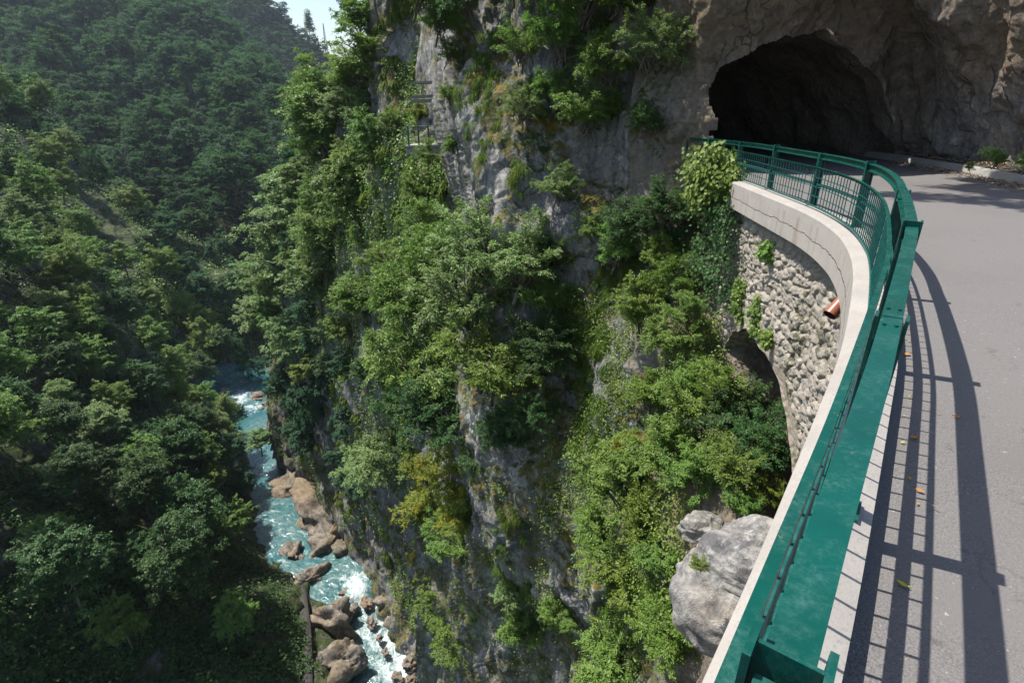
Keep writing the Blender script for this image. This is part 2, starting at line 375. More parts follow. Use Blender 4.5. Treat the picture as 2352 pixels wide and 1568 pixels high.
# nothing of the cliff may stand on the road
F = grid_faces(*PA.shape[:2]); Vf = PA.reshape(-1, 3)
hv = hole.ravel(); F = F[~hv[F].all(1)]
cx = Vf[F].mean(1)
SA = Surf(PA, UR, VR)
brown = smooth(UUA + 60 * pnoise(PA, .3, 2), 1380, 1620) * (.85 + .25 * pnoise(PA, .5, 9)) * (1 - .75 * smooth(UUA, 2050, 2250) * smooth(VVA, 120, 260)) * smooth(VVA, -900, 0)
brown = np.maximum(brown, smooth(fbm(PA, .25, 2, 61), .35, .7) * .5) 
nz = SA.N[..., 2]
moss = smooth(nz + .9 * fbm(PA, .45, 3, 71), .12, .65) * (1 - .85 * rightpart)
moss = np.maximum(moss, .8 * smooth(VVA, 560, 900) * smooth(fbm(PA, .5, 3, 75), -.25, .35) * (1 - rightpart))
o = mesh_np('limestone_cliff', Vf, F, M['limestone'], None, True, {'brown': np.clip(brown, 0, 1), 'moss': np.clip(moss, 0, 1)})
tag(o, 'grey and brown limestone cliff with the rough tunnel mouth, overhanging the road bend', 'cliff', kind='structure')

# tunnel behind the portal
ring = []
for (u, v) in PORT:
    c0 = np.array([1850, 300.]); d_ = np.array([u, v]) - c0; q = c0 + d_ * (1.045 if u < 1960 else 1.10)
    ring.append(SA.get(*q)[0] + 0)
ring = np.array(ring); tt = np.linspace(0, 1, 90)
rr = np.array([np.interp(tt * (len(ring) - 1), range(len(ring)), ring[:, j]) for j in range(3)]).T
ctr = rr.mean(0); path = [(0, .12), (-.05, 1), (-.2, 2.5), (-.4, 4), (-.8, 6), (-1.3, 8), (-1.8, 10), (-2.4, 12), (-3, 14)]
pth = np.array([np.interp(np.linspace(0, 8, 80), range(9), [p_[j] for p_ in path]) for j in (0, 1)]).T
rows = []
for i, (dx, dy) in enumerate(pth):
    q = rr.copy(); w = smooth(i, 0, 12); cc = np.array([ctr[0], ctr[1], 0.8]); flat = q.copy(); flat[:, 1] = ctr[1] + (q[:, 0] - ctr[0]) * .25
    q = q * (1 - w) + flat * w; q = q + np.array([dx, dy, -.03 * dy])
    q = q + (q - (cc + [dx, dy, 0])) / 3.5 * (.35 * pnoise(q, .5, 4) + .16 * pnoise(q, 1.3, 6) + .06 * pnoise(q, 3.5, 9))[:, None]
    if i == 0:
        fl = (rr - ctr); rows.append(ctr + fl * [1.55, 1.2, 1.5] + [0, 1.7, .2]); rows.append(ctr + fl * [1.12, 1.0, 1.10] + [0, .9, 0])  # unseen flange behind the cliff sheet, added to block light leaking in
    if i == 79: q = q * .02 + (cc + [dx, dy, 0]) * .98
    rows.append(q)
rows = np.array(rows)
o = mesh_np('tunnel_lining', rows.reshape(-1, 3), grid_faces(*rows.shape[:2]), M['limestone'], None, True, {'brown': np.full(rows.shape[:2], .75), 'moss': np.zeros(rows.shape[:2])})
tag(o, 'dark rough hewn rock tunnel behind the portal', 'tunnel', kind='structure')

# ------------------------------------------------------------------ road, kerbs, parapet of the bridge
K = np.array([(-4.2, -5.2), (-2.6, -3.1), (-1.4, -1.52), (-.28, -.02), (.54, 1.08), (.83, 1.46), (1.4, 2.25), (1.98, 3.06), (2.24, 3.42), (2.52, 3.85), (2.84, 4.36), (3.4, 5.28), (3.78, 5.96), (4.10, 6.64), (4.40, 7.38), (4.66, 8.3), (4.83, 9.2), (4.95, 10.4), (5.08, 11.8), (5.22, 13.2), (5.24, 14.6), (5.12, 16.2), (4.8, 18.2), (4.2, 21), (2.5, 25)])
def resample(P, step):
    s = np.r_[0, np.cumsum(np.linalg.norm(np.diff(P, axis=0), axis=1))]; t = np.arange(0, s[-1], step)
    Q_ = np.array([np.interp(t, s, P[:, j]) for j in range(P.shape[1])]).T
    return Q_, t
Kc, Ks = resample(K, .025)
for _ in range(240): Kc[1:-1] = (Kc[:-2] + 2 * Kc[1:-1] + Kc[2:]) / 4
Tn = np.gradient(Kc, axis=0); Tn /= np.linalg.norm(Tn, axis=1)[:, None]; Nn = np.stack([Tn[:, 1], -Tn[:, 0]], 1)   # towards the road
def kp(i, off, h):
    p_ = Kc[i] + Nn[i] * off; return np.array([p_[0], p_[1], road_z(*p_) + h])
def rof(i): return float(np.interp(Kc[i, 1], [3, 5.5, 7.6, 12, 14, 17], [.205, .215, .31, .36, .32, .30]))
def fof(i): return float(np.interp(Kc[i, 1], [3, 5.5, 7.5, 10, 12, 15], [.124, .134, .15, .19, .21, .20]))
def kidx(x, y): return int(np.argmin(((Kc - np.array([x, y])) ** 2).sum(1)))
iA, iB = kidx(-3.5, -4.3), kidx(5.22, 13.9)
step = 2
def prof(i, pts): return [kp(i, o_ + (rof(i) - .205 if o_ > .1 else 0), h) for o_, h in pts]
cpts = [(.02, -.46), (.0, -.44), (.0, .11), (.025, .145), (.26, .15), (.335, .122), (.34, -.05), (.02, -.46)]
rws = np.array([prof(i, cpts) for i in range(iA, iB + 1, step)])
uvs = np.array([[(Ks[i], h) for o_, h in cpts] for i in range(iA, iB + 1, step)]).reshape(-1, 2)
bridge = empty('stone_bridge', (5.0, 10.3, -3)); bridge.matrix_world
tag(bridge, 'curved stone bridge with rubble masonry, a concrete edge beam and an arch over the gorge', 'bridge')
def bpart(o): o.parent = bridge; o.matrix_parent_inverse = Matrix.Translation((-5.0, -10.3, 3)); return o
mb = MB(); mb.sweep(rws, False)
kb = bpart(mesh_np('edge_beam', rws.reshape(-1, 3), grid_faces(*rws.shape[:2]), M['concrete'], None, False, uv=uvs))
e0 = rws[-1]; mb = MB(); mb.box(kp(iB, .22, -.16) + np.array([0, .004, 0]), np.r_[Nn[iB] * .21, 0], (0, .003, 0), (0, 0, .28)); bpart(mb.build('end_face', M['concrete'], uv=np.zeros((8, 2))))

# road sheet: between the parapet and the far kerb
FK = np.array([(3.0, -9), (5.6, -4.0), (8.2, 2.0), (10.2, 8.0), (11.05, 11.6), (11.6, 13.4), (12.1, 15.3), (12.5, 17.4), (13.0, 19.6), (13.3, 23), (12.2, 28), (9.5, 33)])
L2 = np.array([(-4.0, -5.4), (-2.3, -3.1), (-1.1, -1.7), (.0, -.2), (.8, .92), (1.1, 1.3), (2.3, 2.9), (3.1, 4.2), (4.05, 5.8), (4.65, 7.2), (5.1, 9.1), (5.3, 11.6), (5.45, 13.4), (5.4, 16.2), (5.2, 18.5), (4.6, 22), (3.6, 27)])
def rs_n(P, n):
    s = np.r_[0, np.cumsum(np.linalg.norm(np.diff(P, axis=0), axis=1))]; t = np.linspace(0, s[-1], n)
    return np.array([np.interp(t, s, P[:, j]) for j in range(2)]).T
n_ = 220; a_, b_ = rs_n(L2, n_), rs_n(FK, n_); w_ = np.linspace(0, 1, 60)
G2 = a_[:, None] * (1 - w_)[None, :, None] + b_[:, None] * w_[None, :, None]
zz = road_z(G2[..., 0], G2[..., 1]) + .012 * pnoise(np.concatenate([G2, G2[..., :1] * 0], -1), .6, 3)
o = mesh_np('road', np.concatenate([G2, zz[..., None]], -1).reshape(-1, 3), grid_faces(n_, 60), M['asphalt'], None, True)
tag(o, 'grey worn asphalt road curving into the tunnel', 'road', kind='structure')
# verge behind the far kerb
FKd, FKs = resample(FK, .25)
Tf = np.gradient(FKd, axis=0); Tf /= np.linalg.norm(Tf, axis=1)[:, None]; Nf = np.stack([Tf[:, 1], -Tf[:, 0]], 1)
vg = []
for i in range(len(FKd)):
    r_ = []
    for j, off in enumerate(np.linspace(.14, 3.2, 16)):
        q = FKd[i] + Nf[i] * off; z = road_z(*q) + .17 + .10 * off + .05 * math.sin(q[0] * 3) * math.sin(q[1] * 2.3)
        r_.append((q[0], q[1], z))
    vg.append(r_)
vg = np.array(vg); vg[..., 2] += .06 * pnoise(vg, 1.6, 2)
o = mesh_np('verge', vg.reshape(-1, 3), grid_faces(*vg.shape[:2]), M['track'], None, True); tag(o, 'earth verge between the far kerb and the rock', 'verge', kind='structure')
kerb = []
for i in range(len(FKd)):
    q = FKd[i]; w = .012 * math.sin(FKs[i] * 5) + .01 * math.sin(FKs[i] * 11)
    kerb.append([(*(q + Nf[i] * (of + w)), road_z(*q) + h) for of, h in ((-.0, -.05), (.03, .17), (.06, .205), (.15, .21), (.17, -.05))])
kerb = np.array(kerb); o = mesh_np('far_kerb', kerb.reshape(-1, 3), grid_faces(*kerb.shape[:2]), M['kerb_stone'], None, True, uv=np.zeros((kerb.shape[0] * 5, 2)))
o.name = 'kerb'; tag(o, 'weathered concrete kerb at the foot of the rock wall', 'kerb', kind='structure')

# ------------------------------------------------------------------ rubble masonry under the edge beam
iW0, iW1 = kidx(1.6, 2.6), kidx(5.24, 14.4)
sW = Ks[iW0:iW1]; nS = int((sW[-1] - sW[0]) / .02); hW = np.linspace(-.42, -8.0, 400)
ss = np.linspace(sW[0], sW[-1], nS)
KX = np.array([np.interp(ss, Ks, Kc[:, j]) for j in (0, 1)]).T; KN = np.array([np.interp(ss, Ks, Nn[:, j]) for j in (0, 1)]).T
S2, H2 = np.meshgrid(ss, hW)
XY = KX + KN * .27
P0 = np.concatenate([np.broadcast_to(XY[None], (400, nS, 2)), (hW[:, None] + road_z(XY[:, 0], XY[:, 1])[None])[..., None]], -1).copy()
# arch curve: height of the opening edge as a function of the distance along the wall
def s_of(x, y): return Ks[kidx(x, y)]
arc_s = np.array([s_of(3.6, 5.7), s_of(4.27, 7.0), s_of(4.45, 7.5), s_of(4.58, 8.0), s_of(4.72, 8.6), s_of(4.87, 9.5), s_of(4.95, 10.4), s_of(5.02, 11.2), s_of(5.1, 12.1), s_of(5.16, 12.7), s_of(5.2, 13.0)])
arc_h = np.array([-6.6, -4.35, -4.02, -3.72, -3.42, -3.16, -3.04, -3.12, -3.6, -4.6, -6.5])
arc_s = arc_s + .30; archH = np.interp(S2, arc_s, arc_h, left=-20, right=-20)
absH = P0[..., 2]
dist_arch = absH - archH                      # >0 above the opening
cs, ch = .30, .20
sx_, hy = (S2 + .10 * pnoise(np.stack([S2, H2, S2 * 0], -1), 1.4, 2)) / cs, (H2 + .08 * pnoise(np.stack([S2, H2, S2 * 0], -1), 1.5, 5)) / ch
F1 = np.full(S2.shape, 9.); F2 = np.full(S2.shape, 9.); ID = np.zeros(S2.shape)
ci, cj = np.floor(sx_).astype(int), np.floor(hy).astype(int)
rt = np.random.RandomState(3).rand(512, 3)
for a in (-1, 0, 1):
    for b in (-1, 0, 1):
        I, J = ci + a, cj + b; hsh = (I * 73856093 ^ J * 19349663) & 511
        d_ = np.sqrt((sx_ - I - .15 - .7 * rt[hsh, 0]) ** 2 + (hy - J - .15 - .7 * rt[hsh, 1]) ** 2) * (.8 + .4 * rt[hsh, 2])
        m1 = d_ < F1; F2 = np.where(m1, F1, np.minimum(F2, d_)); ID = np.where(m1, rt[(hsh * 7 + 3) & 511, 0], ID); F1 = np.where(m1, d_, F1)
edge = smooth(F2 - F1, .02, .30)
flat = smooth(dist_arch, .12, .65)
bulge = (edge * (.028 + .05 * ID) + .035 * fbm(P0, 4, 3, 5) + .02 * fbm(P0, 11, 2, 8, True)) * (.25 + .75 * flat) + .10 * pnoise(P0, .7, 9)
P0[..., 0] -= KN[None, :, 0] * bulge; P0[..., 1] -= KN[None, :, 1] * bulge
Fw = grid_faces(400, nS); open_ = (dist_arch + .05 * pnoise(P0, 3, 4) < 0).ravel()
Fw = Fw[~open_[Fw].any(1)]
mossw = smooth(fbm(P0, .8, 3, 12), .25, .7) * .8
w = bpart(mesh_np('masonry_wall', P0.reshape(-1, 3), Fw, M['masonry'], None, True, {'stone': ID, 'mortar': 1 - edge * flat, 'moss': mossw}))
# soffit of the edge beam and the underside of the arch
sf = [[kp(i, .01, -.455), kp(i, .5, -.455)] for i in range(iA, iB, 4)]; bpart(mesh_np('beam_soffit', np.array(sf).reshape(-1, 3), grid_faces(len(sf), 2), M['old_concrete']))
ia = []
for s_ in np.linspace(arc_s[0], arc_s[-1], 60):
    x, y = np.interp(s_, Ks, Kc[:, 0]), np.interp(s_, Ks, Kc[:, 1]); nx, ny = np.interp(s_, Ks, Nn[:, 0]), np.interp(s_, Ks, Nn[:, 1]); h = np.interp(s_, arc_s, arc_h)
    ia.append([(x + nx * q, y + ny * q, h - .01) for q in np.linspace(.2, 7, 14)])
ia = np.array(ia); ia += .06 * pnoise(ia, 1.5, 3)[..., None]
bpart(mesh_np('arch_barrel', ia.reshape(-1, 3), grid_faces(60, 14), M['masonry'], None, True, {'stone': np.full((60, 14), .4), 'mortar': np.full((60, 14), .5), 'moss': np.full((60, 14), .6)}))
# deck slab closing the bridge from below
# drain pipe
r0 = kp(kidx(4.22, 6.93), .22, -.52); dirp = np.array([-.66, -.30, -.62]); dirp /= np.linalg.norm(dirp)
mb = MB(); mb.tube([r0 - dirp * .3, r0 + dirp * .1, r0 + dirp * .26, r0 + dirp * .42], .085, 20, False)
dp_ = bpart(mb.build('drain_pipe', M['pipe'], sm=True)); tag(dp_, 'reddish brown plastic drain pipe end')
mb = MB(); mb.tube([r0 + dirp * .42, r0 + dirp * .1], .078, 20, False)
pi_ = mb.build('bore', M['pipe_in'], sm=True); pi_.parent = dp_

# ------------------------------------------------------------------ guardrail
rail = empty('guardrail', (2.6, 3.6, 0)); tag(rail, 'green painted steel guardrail with beams, posts and bar fence along the bridge edge', 'guardrail')
def rpart(o, par=None):
    if par is None: o.parent = rail; o.matrix_parent_inverse = Matrix.Translation((-2.6, -3.6, 0))
    else: o.parent = par
    return o
posts = [(-2.45, -3.0, 0), (-1.35, -1.55, 1), (-.5, -.62, 0), (.365, .49, 1), (1.36, 1.86, 0), (2.55, 3.48, 1), (3.5, 5.12, 0), (4.88, 7.72, 1), (5.2, 9.74, 0), (5.46, 12.0, 1), (5.50, 14.1, 0), (5.42, 16.0, 1), (5.25, 17.3, 0)]
RO = .205
pi = [kidx(x - Nn[kidx(x, y)][0] * RO, y - Nn[kidx(x, y)][1] * RO) for x, y, t_ in posts]
def station(i, off, h): return kp(i, off, h)
TOP = 1.0
for n_p, ((x, y, tall), i) in enumerate(zip(posts, pi)):
    c = kp(i, rof(i), 0); t3, n3 = np.r_[Tn[i], 0], np.r_[Nn[i], 0]; zb = .1 if Ks[i] < Ks[iB] else -.1; zt = TOP + (.035 if tall else .006)
    c0 = c.copy(); hz = (zt - zb) / 2; mid = c + np.array([0, 0, (zt + zb) / 2])
    mb = MB()
    for s_ in (-1, 1): mb.box(mid + n3 * s_ * .047, t3 * .036, n3 * .0055, (0, 0, hz))
    wz = zt - .004 if tall else TOP - .095
    mb.box(c + np.array([0, 0, (wz + zb) / 2]), t3 * .0035, n3 * .0412, (0, 0, (wz - zb) / 2))
    mb.box(c + np.array([0, 0, .158]), t3 * .07, n3 * .08, (0, 0, .006))
    rpart(mb.build('post', M['green_paint']))
# beams: an I section bent along the curve, one length between each pair of tall posts
def isec(mb, idx, off, top, w, d, th=.008):
    a = np.array([[kp(i, rof(i) - w, top), kp(i, rof(i) + w, top), kp(i, rof(i) + w, top - th), kp(i, rof(i) - w, top - th)] for i in idx]); mb.sweep(a)
    a = np.array([[kp(i, rof(i) - w, top - d + th), kp(i, rof(i) + w, top - d + th), kp(i, rof(i) + w, top - d), kp(i, rof(i) - w, top - d)] for i in idx]); mb.sweep(a)
    a = np.array([[kp(i, rof(i) - .003, top - th - .0003), kp(i, rof(i) + .003, top - th - .0003), kp(i, rof(i) + .003, top - d + th + .0003), kp(i, rof(i) - .003, top - d + th + .0003)] for i in idx]); mb.sweep(a)
tall = [i for (x, y, t_), i in zip(posts, pi) if t_]
ends = [pi[0]] + tall + [pi[-1]]
for a, b in zip(ends[:-1], ends[1:]):
    g0 = 0; g1 = 1 if b in tall else 0
    idx = list(range(a + g0, b - g1 + 1)); 
    if len(idx) < 3: continue
    mb = MB(); isec(mb, idx, RO, TOP, .033, .09)
    for q_ in pi:
        if a < q_ < b:
            mb.tube([kp(q_, rof(q_) - .0335, TOP + .001), kp(q_, rof(q_), TOP + .002), kp(q_, rof(q_) + .0335, TOP + .001)], .0035, 6)
            for e_ in (-4, 4):
                for f_ in (-.018, .018): mb.tube([kp(q_ + e_, rof(q_) + f_, TOP - .001), kp(q_ + e_, rof(q_) + f_, TOP + .006)], .0065, 6)
    rpart(mb.build('rail_beam', M['green_paint']))
for a, b in zip(pi[:-1], pi[1:]):
    idx = list(range(a + 1, b, 1)); 
    if len(idx) < 3: continue
    mb = MB(); mb.tube([kp(i, rof(i), .50) for i in idx], .024, 10); rpart(mb.build('lower_rail', M['dark_green'], sm=True))
# fence panels on the gorge side of the posts
for a, b in zip(pi[:-1], pi[1:]):
    if Ks[b] > Ks[iB] + 3: continue
    i0, i1 = a, b
    if i1 - i0 < 8: continue
    mb = MB(); nb = int(round((Ks[i1] - Ks[i0]) / .14)); n3 = np.r_[Nn[(i0 + i1) // 2], 0]
    for q in range(1, nb):
        f = i0 + (i1 - i0) * q / nb; i = int(f); c = kp(i, fof(i), 0); c += (kp(min(i + 1, len(Kc) - 1), fof(i), 0) - c) * (f - i)
        mb.tube([c + [0, 0, .20], c + [0, 0, .79]], .007, 6, False)
    idx = list(range(i0, i1 + 1, 3)) + [i1]
    for h in ((.355, .50, .645) if Kc[i0, 1] > 3.4 else (.355, .645)): mb.tube([kp(i, fof(i) + .008, h) for i in idx], .007, 6)
    a_ = np.array([[kp(i, fof(i) - .012, .215), kp(i, fof(i) + .012, .215), kp(i, fof(i) + .012, .19), kp(i, fof(i) - .012, .19)] for i in idx]); mb.sweep(a_)
    for i in (i0, i1): mb.box(kp(i, fof(i) + .02, .205), np.r_[Nn[i] * .025, 0], np.r_[Tn[i] * .02, 0], (0, 0, .008))
    pn = rpart(mb.build('fence_panel', M['dark_green']))
    mb = MB(); w2 = .014
    a_ = np.array([[kp(i, fof(i) - w2, .806), kp(i, fof(i) + w2, .806), kp(i, fof(i) + w2, .800), kp(i, fof(i) - w2, .800)] for i in idx]); mb.sweep(a_)
    a_ = np.array([[kp(i, fof(i) + w2 - .006, .7998), kp(i, fof(i) + w2, .7998), kp(i, fof(i) + w2, .765), kp(i, fof(i) + w2 - .006, .765)] for i in idx]); mb.sweep(a_)
    hr = mb.build('handrail', M['green_paint']); hr.parent = pn
    

# ------------------------------------------------------------------ the rest of the gorge
edgeB = lambda v: np.interp(v, [-340, 0, 160, 200, 330, 500, 700, 850, 950, 1080, 1300, 1568], [850, 850, 840, 770, 690, 670, 645, 620, 615, 630, 800, 960])
topD = lambda u: np.interp(u, [-250, 0, 130, 230, 430, 480, 520, 700], [250, 350, 470, 600, 840, 900, 930, 930])
topC = lambda u: np.interp(u, [-250, 0, 100, 200, 290, 480, 560, 640], [0, 120, 190, 320, 440, 510, 580, 660])
bankLu = lambda v: np.interp(v, [900, 950, 982, 1062, 1152, 1218, 1288, 1333, 1413, 1494, 1568], [505, 505, 545, 585, 575, 612, 680, 735, 770, 805, 825])
bankRu = lambda v: np.interp(v, [820, 901, 947, 1042, 1102, 1152, 1208, 1273, 1343, 1408, 1469, 1568], [585, 612, 630, 655, 680, 700, 740, 800, 865, 905, 965, 1000])
topE = lambda u: np.interp(u, [-300, 300, 480, 560, 670, 760, 900], [-420, -220, 5, 75, 190, 240, 265])
def slope(name, us, vs, T, ur, vr, nu, nv, mat, disp, label, seed, nb=4, keep=None):
    P, U, V = surface(us, vs, T, ur, vr, nu, nv, nb); N = normals(P)
    d = disp[0] * fbm(P * [1, 1, .6], disp[1], 4, seed) + disp[0] * .5 * fbm(P * [1, 1, .5], disp[1] * 2.7, 3, seed + 9, True)
    P = P + N * d[..., None]
    S_ = Surf(P, ur, vr)
    at_ = {'brown': np.zeros(P.shape[:2]), 'moss': smooth(S_.N[..., 2] + .8 * fbm(P, disp[1] * 2, 3, seed + 5), -.15, .55)}
    F = grid_faces(nv, nu)
    if keep is not None: k_ = keep(U + 14 * pnoise(P, .08, 3), V + 14 * pnoise(P, .08, 6)).ravel(); F = F[k_[F].all(1)]
    o = mesh_np(name, P.reshape(-1, 3), F, mat, None, True, at_)
    S_.keep = keep; tag(o, label, 'slope', kind='structure'); return S_
uB = [480, 560, 600, 700, 800, 870, 900, 1000, 1150, 1300]
vB = [-350, -50, 150, 330, 500, 700, 900, 1100, 1300, 1568, 1800]
TB = [[150, 120, 95, 75, 55, 48, 47, 45, 43, 42],
      [150, 120, 95, 75, 55, 47, 46, 44, 42, 40],
      [150, 120, 95, 75, 55, 46, 45, 43, 40, 38],
      [150, 115, 92, 70, 54, 45, 43.5, 39, 35, 34],
      [150, 112, 92, 72, 56, 47, 44, 38.5, 33, 31],
      [150, 110, 93, 78, 61, 52, 48.5, 41, 34, 31],
      [150, 112, 98, 85, 68, 56, 53, 44, 36, 32],
      [150, 122, 108, 95.5, 78, 66, 62, 52, 40, 34],
      [150, 125, 110, 98, 84, 76, 72.5, 61, 48, 40],
      [110, 100, 95, 88, 80, 74, 71, 64, 54, 46],
      [110, 100, 95, 88, 80, 74, 70, 62, 52, 46]]
SB = slope('gorge_wall', uB, vB, TB, (490, 1300), (-340, 1790), 320, 560, M['limestone'], (1.0, .18), 'steep limestone wall of the gorge with ledges, across from the wooded slope', 3, keep=lambda U, V: U > edgeB(V))
uD = [-260, 0, 150, 300, 450, 600, 750, 850, 950]
vD = [330, 400, 480, 600, 750, 900, 1050, 1200, 1400, 1568, 1850]
TD = [[150, 190, 230, 260, 280, 300, 300, 300, 300],
      [98, 135, 185, 220, 240, 260, 260, 260, 260],
      [86, 98, 140, 185, 220, 240, 240, 240, 240],
      [76, 85, 98, 138, 180, 220, 220, 220, 220],
      [68, 74, 82, 98, 138, 170, 180, 180, 180],
      [60, 65, 72, 86, 116, 155, 165, 165, 165],
      [54, 58, 64, 73, 90, 108, 122, 122, 122],
      [48, 52, 57, 64, 76, 91, 99, 98, 98],
      [47, 50, 53, 57, 62, 67, 74, 80, 84],
      [46, 49, 52, 55, 57.5, 59.5, 62.5, 67, 71],
      [44, 46, 49, 51, 52, 53, 54, 57, 60]]
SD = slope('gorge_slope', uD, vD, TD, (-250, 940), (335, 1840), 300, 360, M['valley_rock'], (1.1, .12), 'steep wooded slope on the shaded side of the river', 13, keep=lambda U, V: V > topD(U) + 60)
uC = [-260, 0, 150, 300, 450, 600, 700]
vC = [50, 150, 250, 350, 450, 550, 650, 760, 900, 1050]
TC = [[170, 210, 300, 330, 350, 380, 400], [155, 165, 250, 300, 330, 350, 360], [145, 150, 195, 270, 300, 330, 330], [136, 140, 150, 230, 280, 300, 300],
      [126, 130, 138, 165, 225, 270, 280], [118, 122, 128, 140, 160, 190, 230], [112, 115, 120, 128, 138, 150, 190], [105, 108, 112, 122, 138, 152, 160], [100, 100, 106, 120, 142, 155, 160], [96, 96, 100, 116, 142, 155, 160]]
SCm = slope('middle_spur', uC, vC, TC, (-250, 700), (60, 1040), 260, 260, M['valley_rock'], (1.6, .09), 'spur of the wooded slope with a bare rock face', 23, keep=lambda U, V: V > topC(U) + 50)
uE = [-300, 0, 280, 450, 560, 670, 760, 950]
vE = [-320, -120, 20, 100, 190, 300, 450, 600, 760]
TE = [[560, 520, 560, 620, 680, 720, 720, 720], [500, 470, 470, 560, 640, 700, 700, 700], [440, 420, 410, 440, 540, 640, 680, 680], [400, 385, 375, 385, 430, 560, 640, 640],
      [365, 355, 350, 350, 360, 410, 520, 560], [320, 310, 305, 305, 305, 310, 330, 380], [280, 270, 262, 258, 255, 252, 250, 260], [255, 245, 235, 228, 222, 220, 220, 220], [240, 230, 215, 205, 200, 196, 196, 200]]
SE = slope('mountainside', uE, vE, TE, (-280, 900), (-300, 750), 220, 200, M['forest_floor'], (16, .011), 'forested mountainside closing the valley', 33, keep=lambda U, V: V > topE(U) + 28)
# the farthest ridge, running down to the right behind the spur
def ridge_v(u): return np.interp(u, [-500, 200, 560, 640, 700, 760, 830, 1000], [-420, -220, -60, 5, 62, 118, 160, 190])
Uf, Wf = np.meshgrid(np.linspace(-400, 1100, 150), np.linspace(0, 1, 60))
Pf = at(Uf, ridge_v(Uf) + 26 + Wf * 500, 640 - 160 * Wf); Nf_ = normals(Pf); Pf = Pf + Nf_ * (6 * fbm(Pf, .015, 4, 5))[..., None]
back = at(Uf[0], ridge_v(Uf[0]) + 26, 900); back[:, 2] -= 120; Pf = np.concatenate([back[None], Pf], 0)
o = mesh_np('far_ridge', Pf.reshape(-1, 3), grid_faces(*Pf.shape[:2]), M['forest_floor'], None, True); tag(o, 'farthest forested ridge against the sky', 'ridge', kind='structure')
SF = Surf(Pf[1:], (-400, 1100), (0, 1))

# valley floor: one sheet far below everything, reaching beyond the ridges
mb = MB(); mb.box((0, 300, -66), (1500, 0, 0), (0, 1200, 0), (0, 0, .5)); o = mb.build('ground', M['forest_floor']); tag(o, 'valley floor', 'ground', kind='structure')

# river
wx = []; 
bankR = np.array([(-64, 128), (-56.8, 111.7), (-51.8, 103), (-43.7, 87.8), (-38.8, 79.8), (-37.8, 74), (-32.3, 68.3), (-25.8, 62.3), (-19.6, 56.7), (-16, 52), (-11.7, 48.1), (-8, 42), (-6, 34), (-4, 24), (0, 14)]) + [3.5, 0]
bankL = np.array([(-78, 126), (-64.4, 108.8), (-61.8, 102.3), (-55.7, 97), (-47.6, 85.1), (-43.7, 74.1), (-38.1, 67.4), (-31.2, 61.1), (-26.2, 57.5), (-22.8, 51.7), (-19.2, 46.7), (-17.4, 42.6), (-14, 34), (-12, 24), (-8, 12)]) - [5, 0]
nl, nw = 420, 90
A_, B_ = rs_n(bankL, nl), rs_n(bankR, nl); ww = np.linspace(0, 1, nw)
G = A_[:, None] * (1 - ww)[None, :, None] + B_[:, None] * ww[None, :, None]
G3 = np.concatenate([G, G[..., :1] * 0], -1)
along = G[..., 0] * -.6 + G[..., 1] * .8
drop = smooth(along, 54.5, 57.5) * 1.3
foam = .12 + .0 * along
def spot(u, v, r, a):
    c = hit_z(u, v, -60)[:2]; return a * np.exp(-(((G - c) ** 2).sum(-1)) / (r * r))
for u, v, r, a in ((815, 1335, 1.9, 1.0), (820, 1365, 2.0, 1.0), (800, 1310, 1.2, .5), (860, 1400, 3, .55), (900, 1450, 3, .5), (930, 1500, 3.5, .5), (900, 1530, 3.5, .45), (850, 1450, 3, .35), (770, 1390, 1.6, .5), (560, 905, 3.5, .6), (540, 925, 4, .65), (575, 945, 3.5, .5), (600, 930, 3, .4), (790, 1260, 1.5, .35), (740, 1200, 2, .22), (960, 1550, 4, .4)): foam = foam + spot(u, v, r * .85, a * .62)
chop = .06 * fbm(G3, .9, 3, 2) + foam * .30 * fbm(G3, .7, 3, 7)
G3[..., 2] = -61.1 + drop + chop
deep = smooth(pnoise(G3, .15, 3), -.3, .5)
o = mesh_np('river', G3.reshape(-1, 3), grid_faces(nl, nw), M['water'], None, True, {'foam': np.clip(foam, 0, 1.2), 'deep': deep})
tag(o, 'turquoise mountain river with white rapids', 'river', kind='structure')

# boulders
def rock(name, c, rad, mat, seed, sub=4, rough=.35, brown=.2, moss=.0, rot=0.0):
    bm = bmesh.new(); bmesh.ops.create_icosphere(bm, subdivisions=sub, radius=1)
    V = np.array([v.co[:] for v in bm.verts]); Fc = np.array([[v.index for v in f.verts] for f in bm.faces]); bm.free()
    cr, sr = math.cos(rot), math.sin(rot)
    q = V + seed * 3.7
    d = rough * fbm(q, .8, 3, seed) + rough * (.8 if name == 'boulder' else .5) * blocks(q, 1.3, seed + 4) + rough * .18 * fbm(q, 3.5, 3, seed + 8)
    V = V * (1 + d)[:, None]
    if name == 'bedrock_boulder': V[:, :2] *= (1 - .45 * smooth(-V[:, 2], .25, .7))[:, None]
    V = np.sign(V) * np.abs(V) ** .9; V = V * np.asarray(rad)
    V = np.stack([V[:, 0] * cr - V[:, 1] * sr, V[:, 0] * sr + V[:, 1] * cr, V[:, 2]], 1)
    o = mesh_np(name, V, Fc, mat, None, True, {'brown': np.clip(brown + .5 * pnoise(q, 1.2, 3), 0, 1), 'moss': np.clip(moss + .4 * pnoise(q, 1.0, 5), 0, 1)})
    o.location = c; return o
o = rock('bedrock_boulder', tuple(at(1745, 1372, 8.2)), (1.12, 1.15, 1.02), M['pale_rock'], 5, 6, .27, 0, .02, .9)
tag(o, 'big pale grey boulder carrying the near foot of the bridge wall', 'boulder')
o = rock('bedrock_boulder', tuple(at(1612, 1215, 9.2)), (.30, .36, .24), M['pale_rock'], 9, 5, .38, 0, .2, 1.4); tag(o, 'small pale rock between the bushes, upper left of the big boulder', 'boulder')
def bank(u, v, z=-60.3): return hit_z(u, v, z)
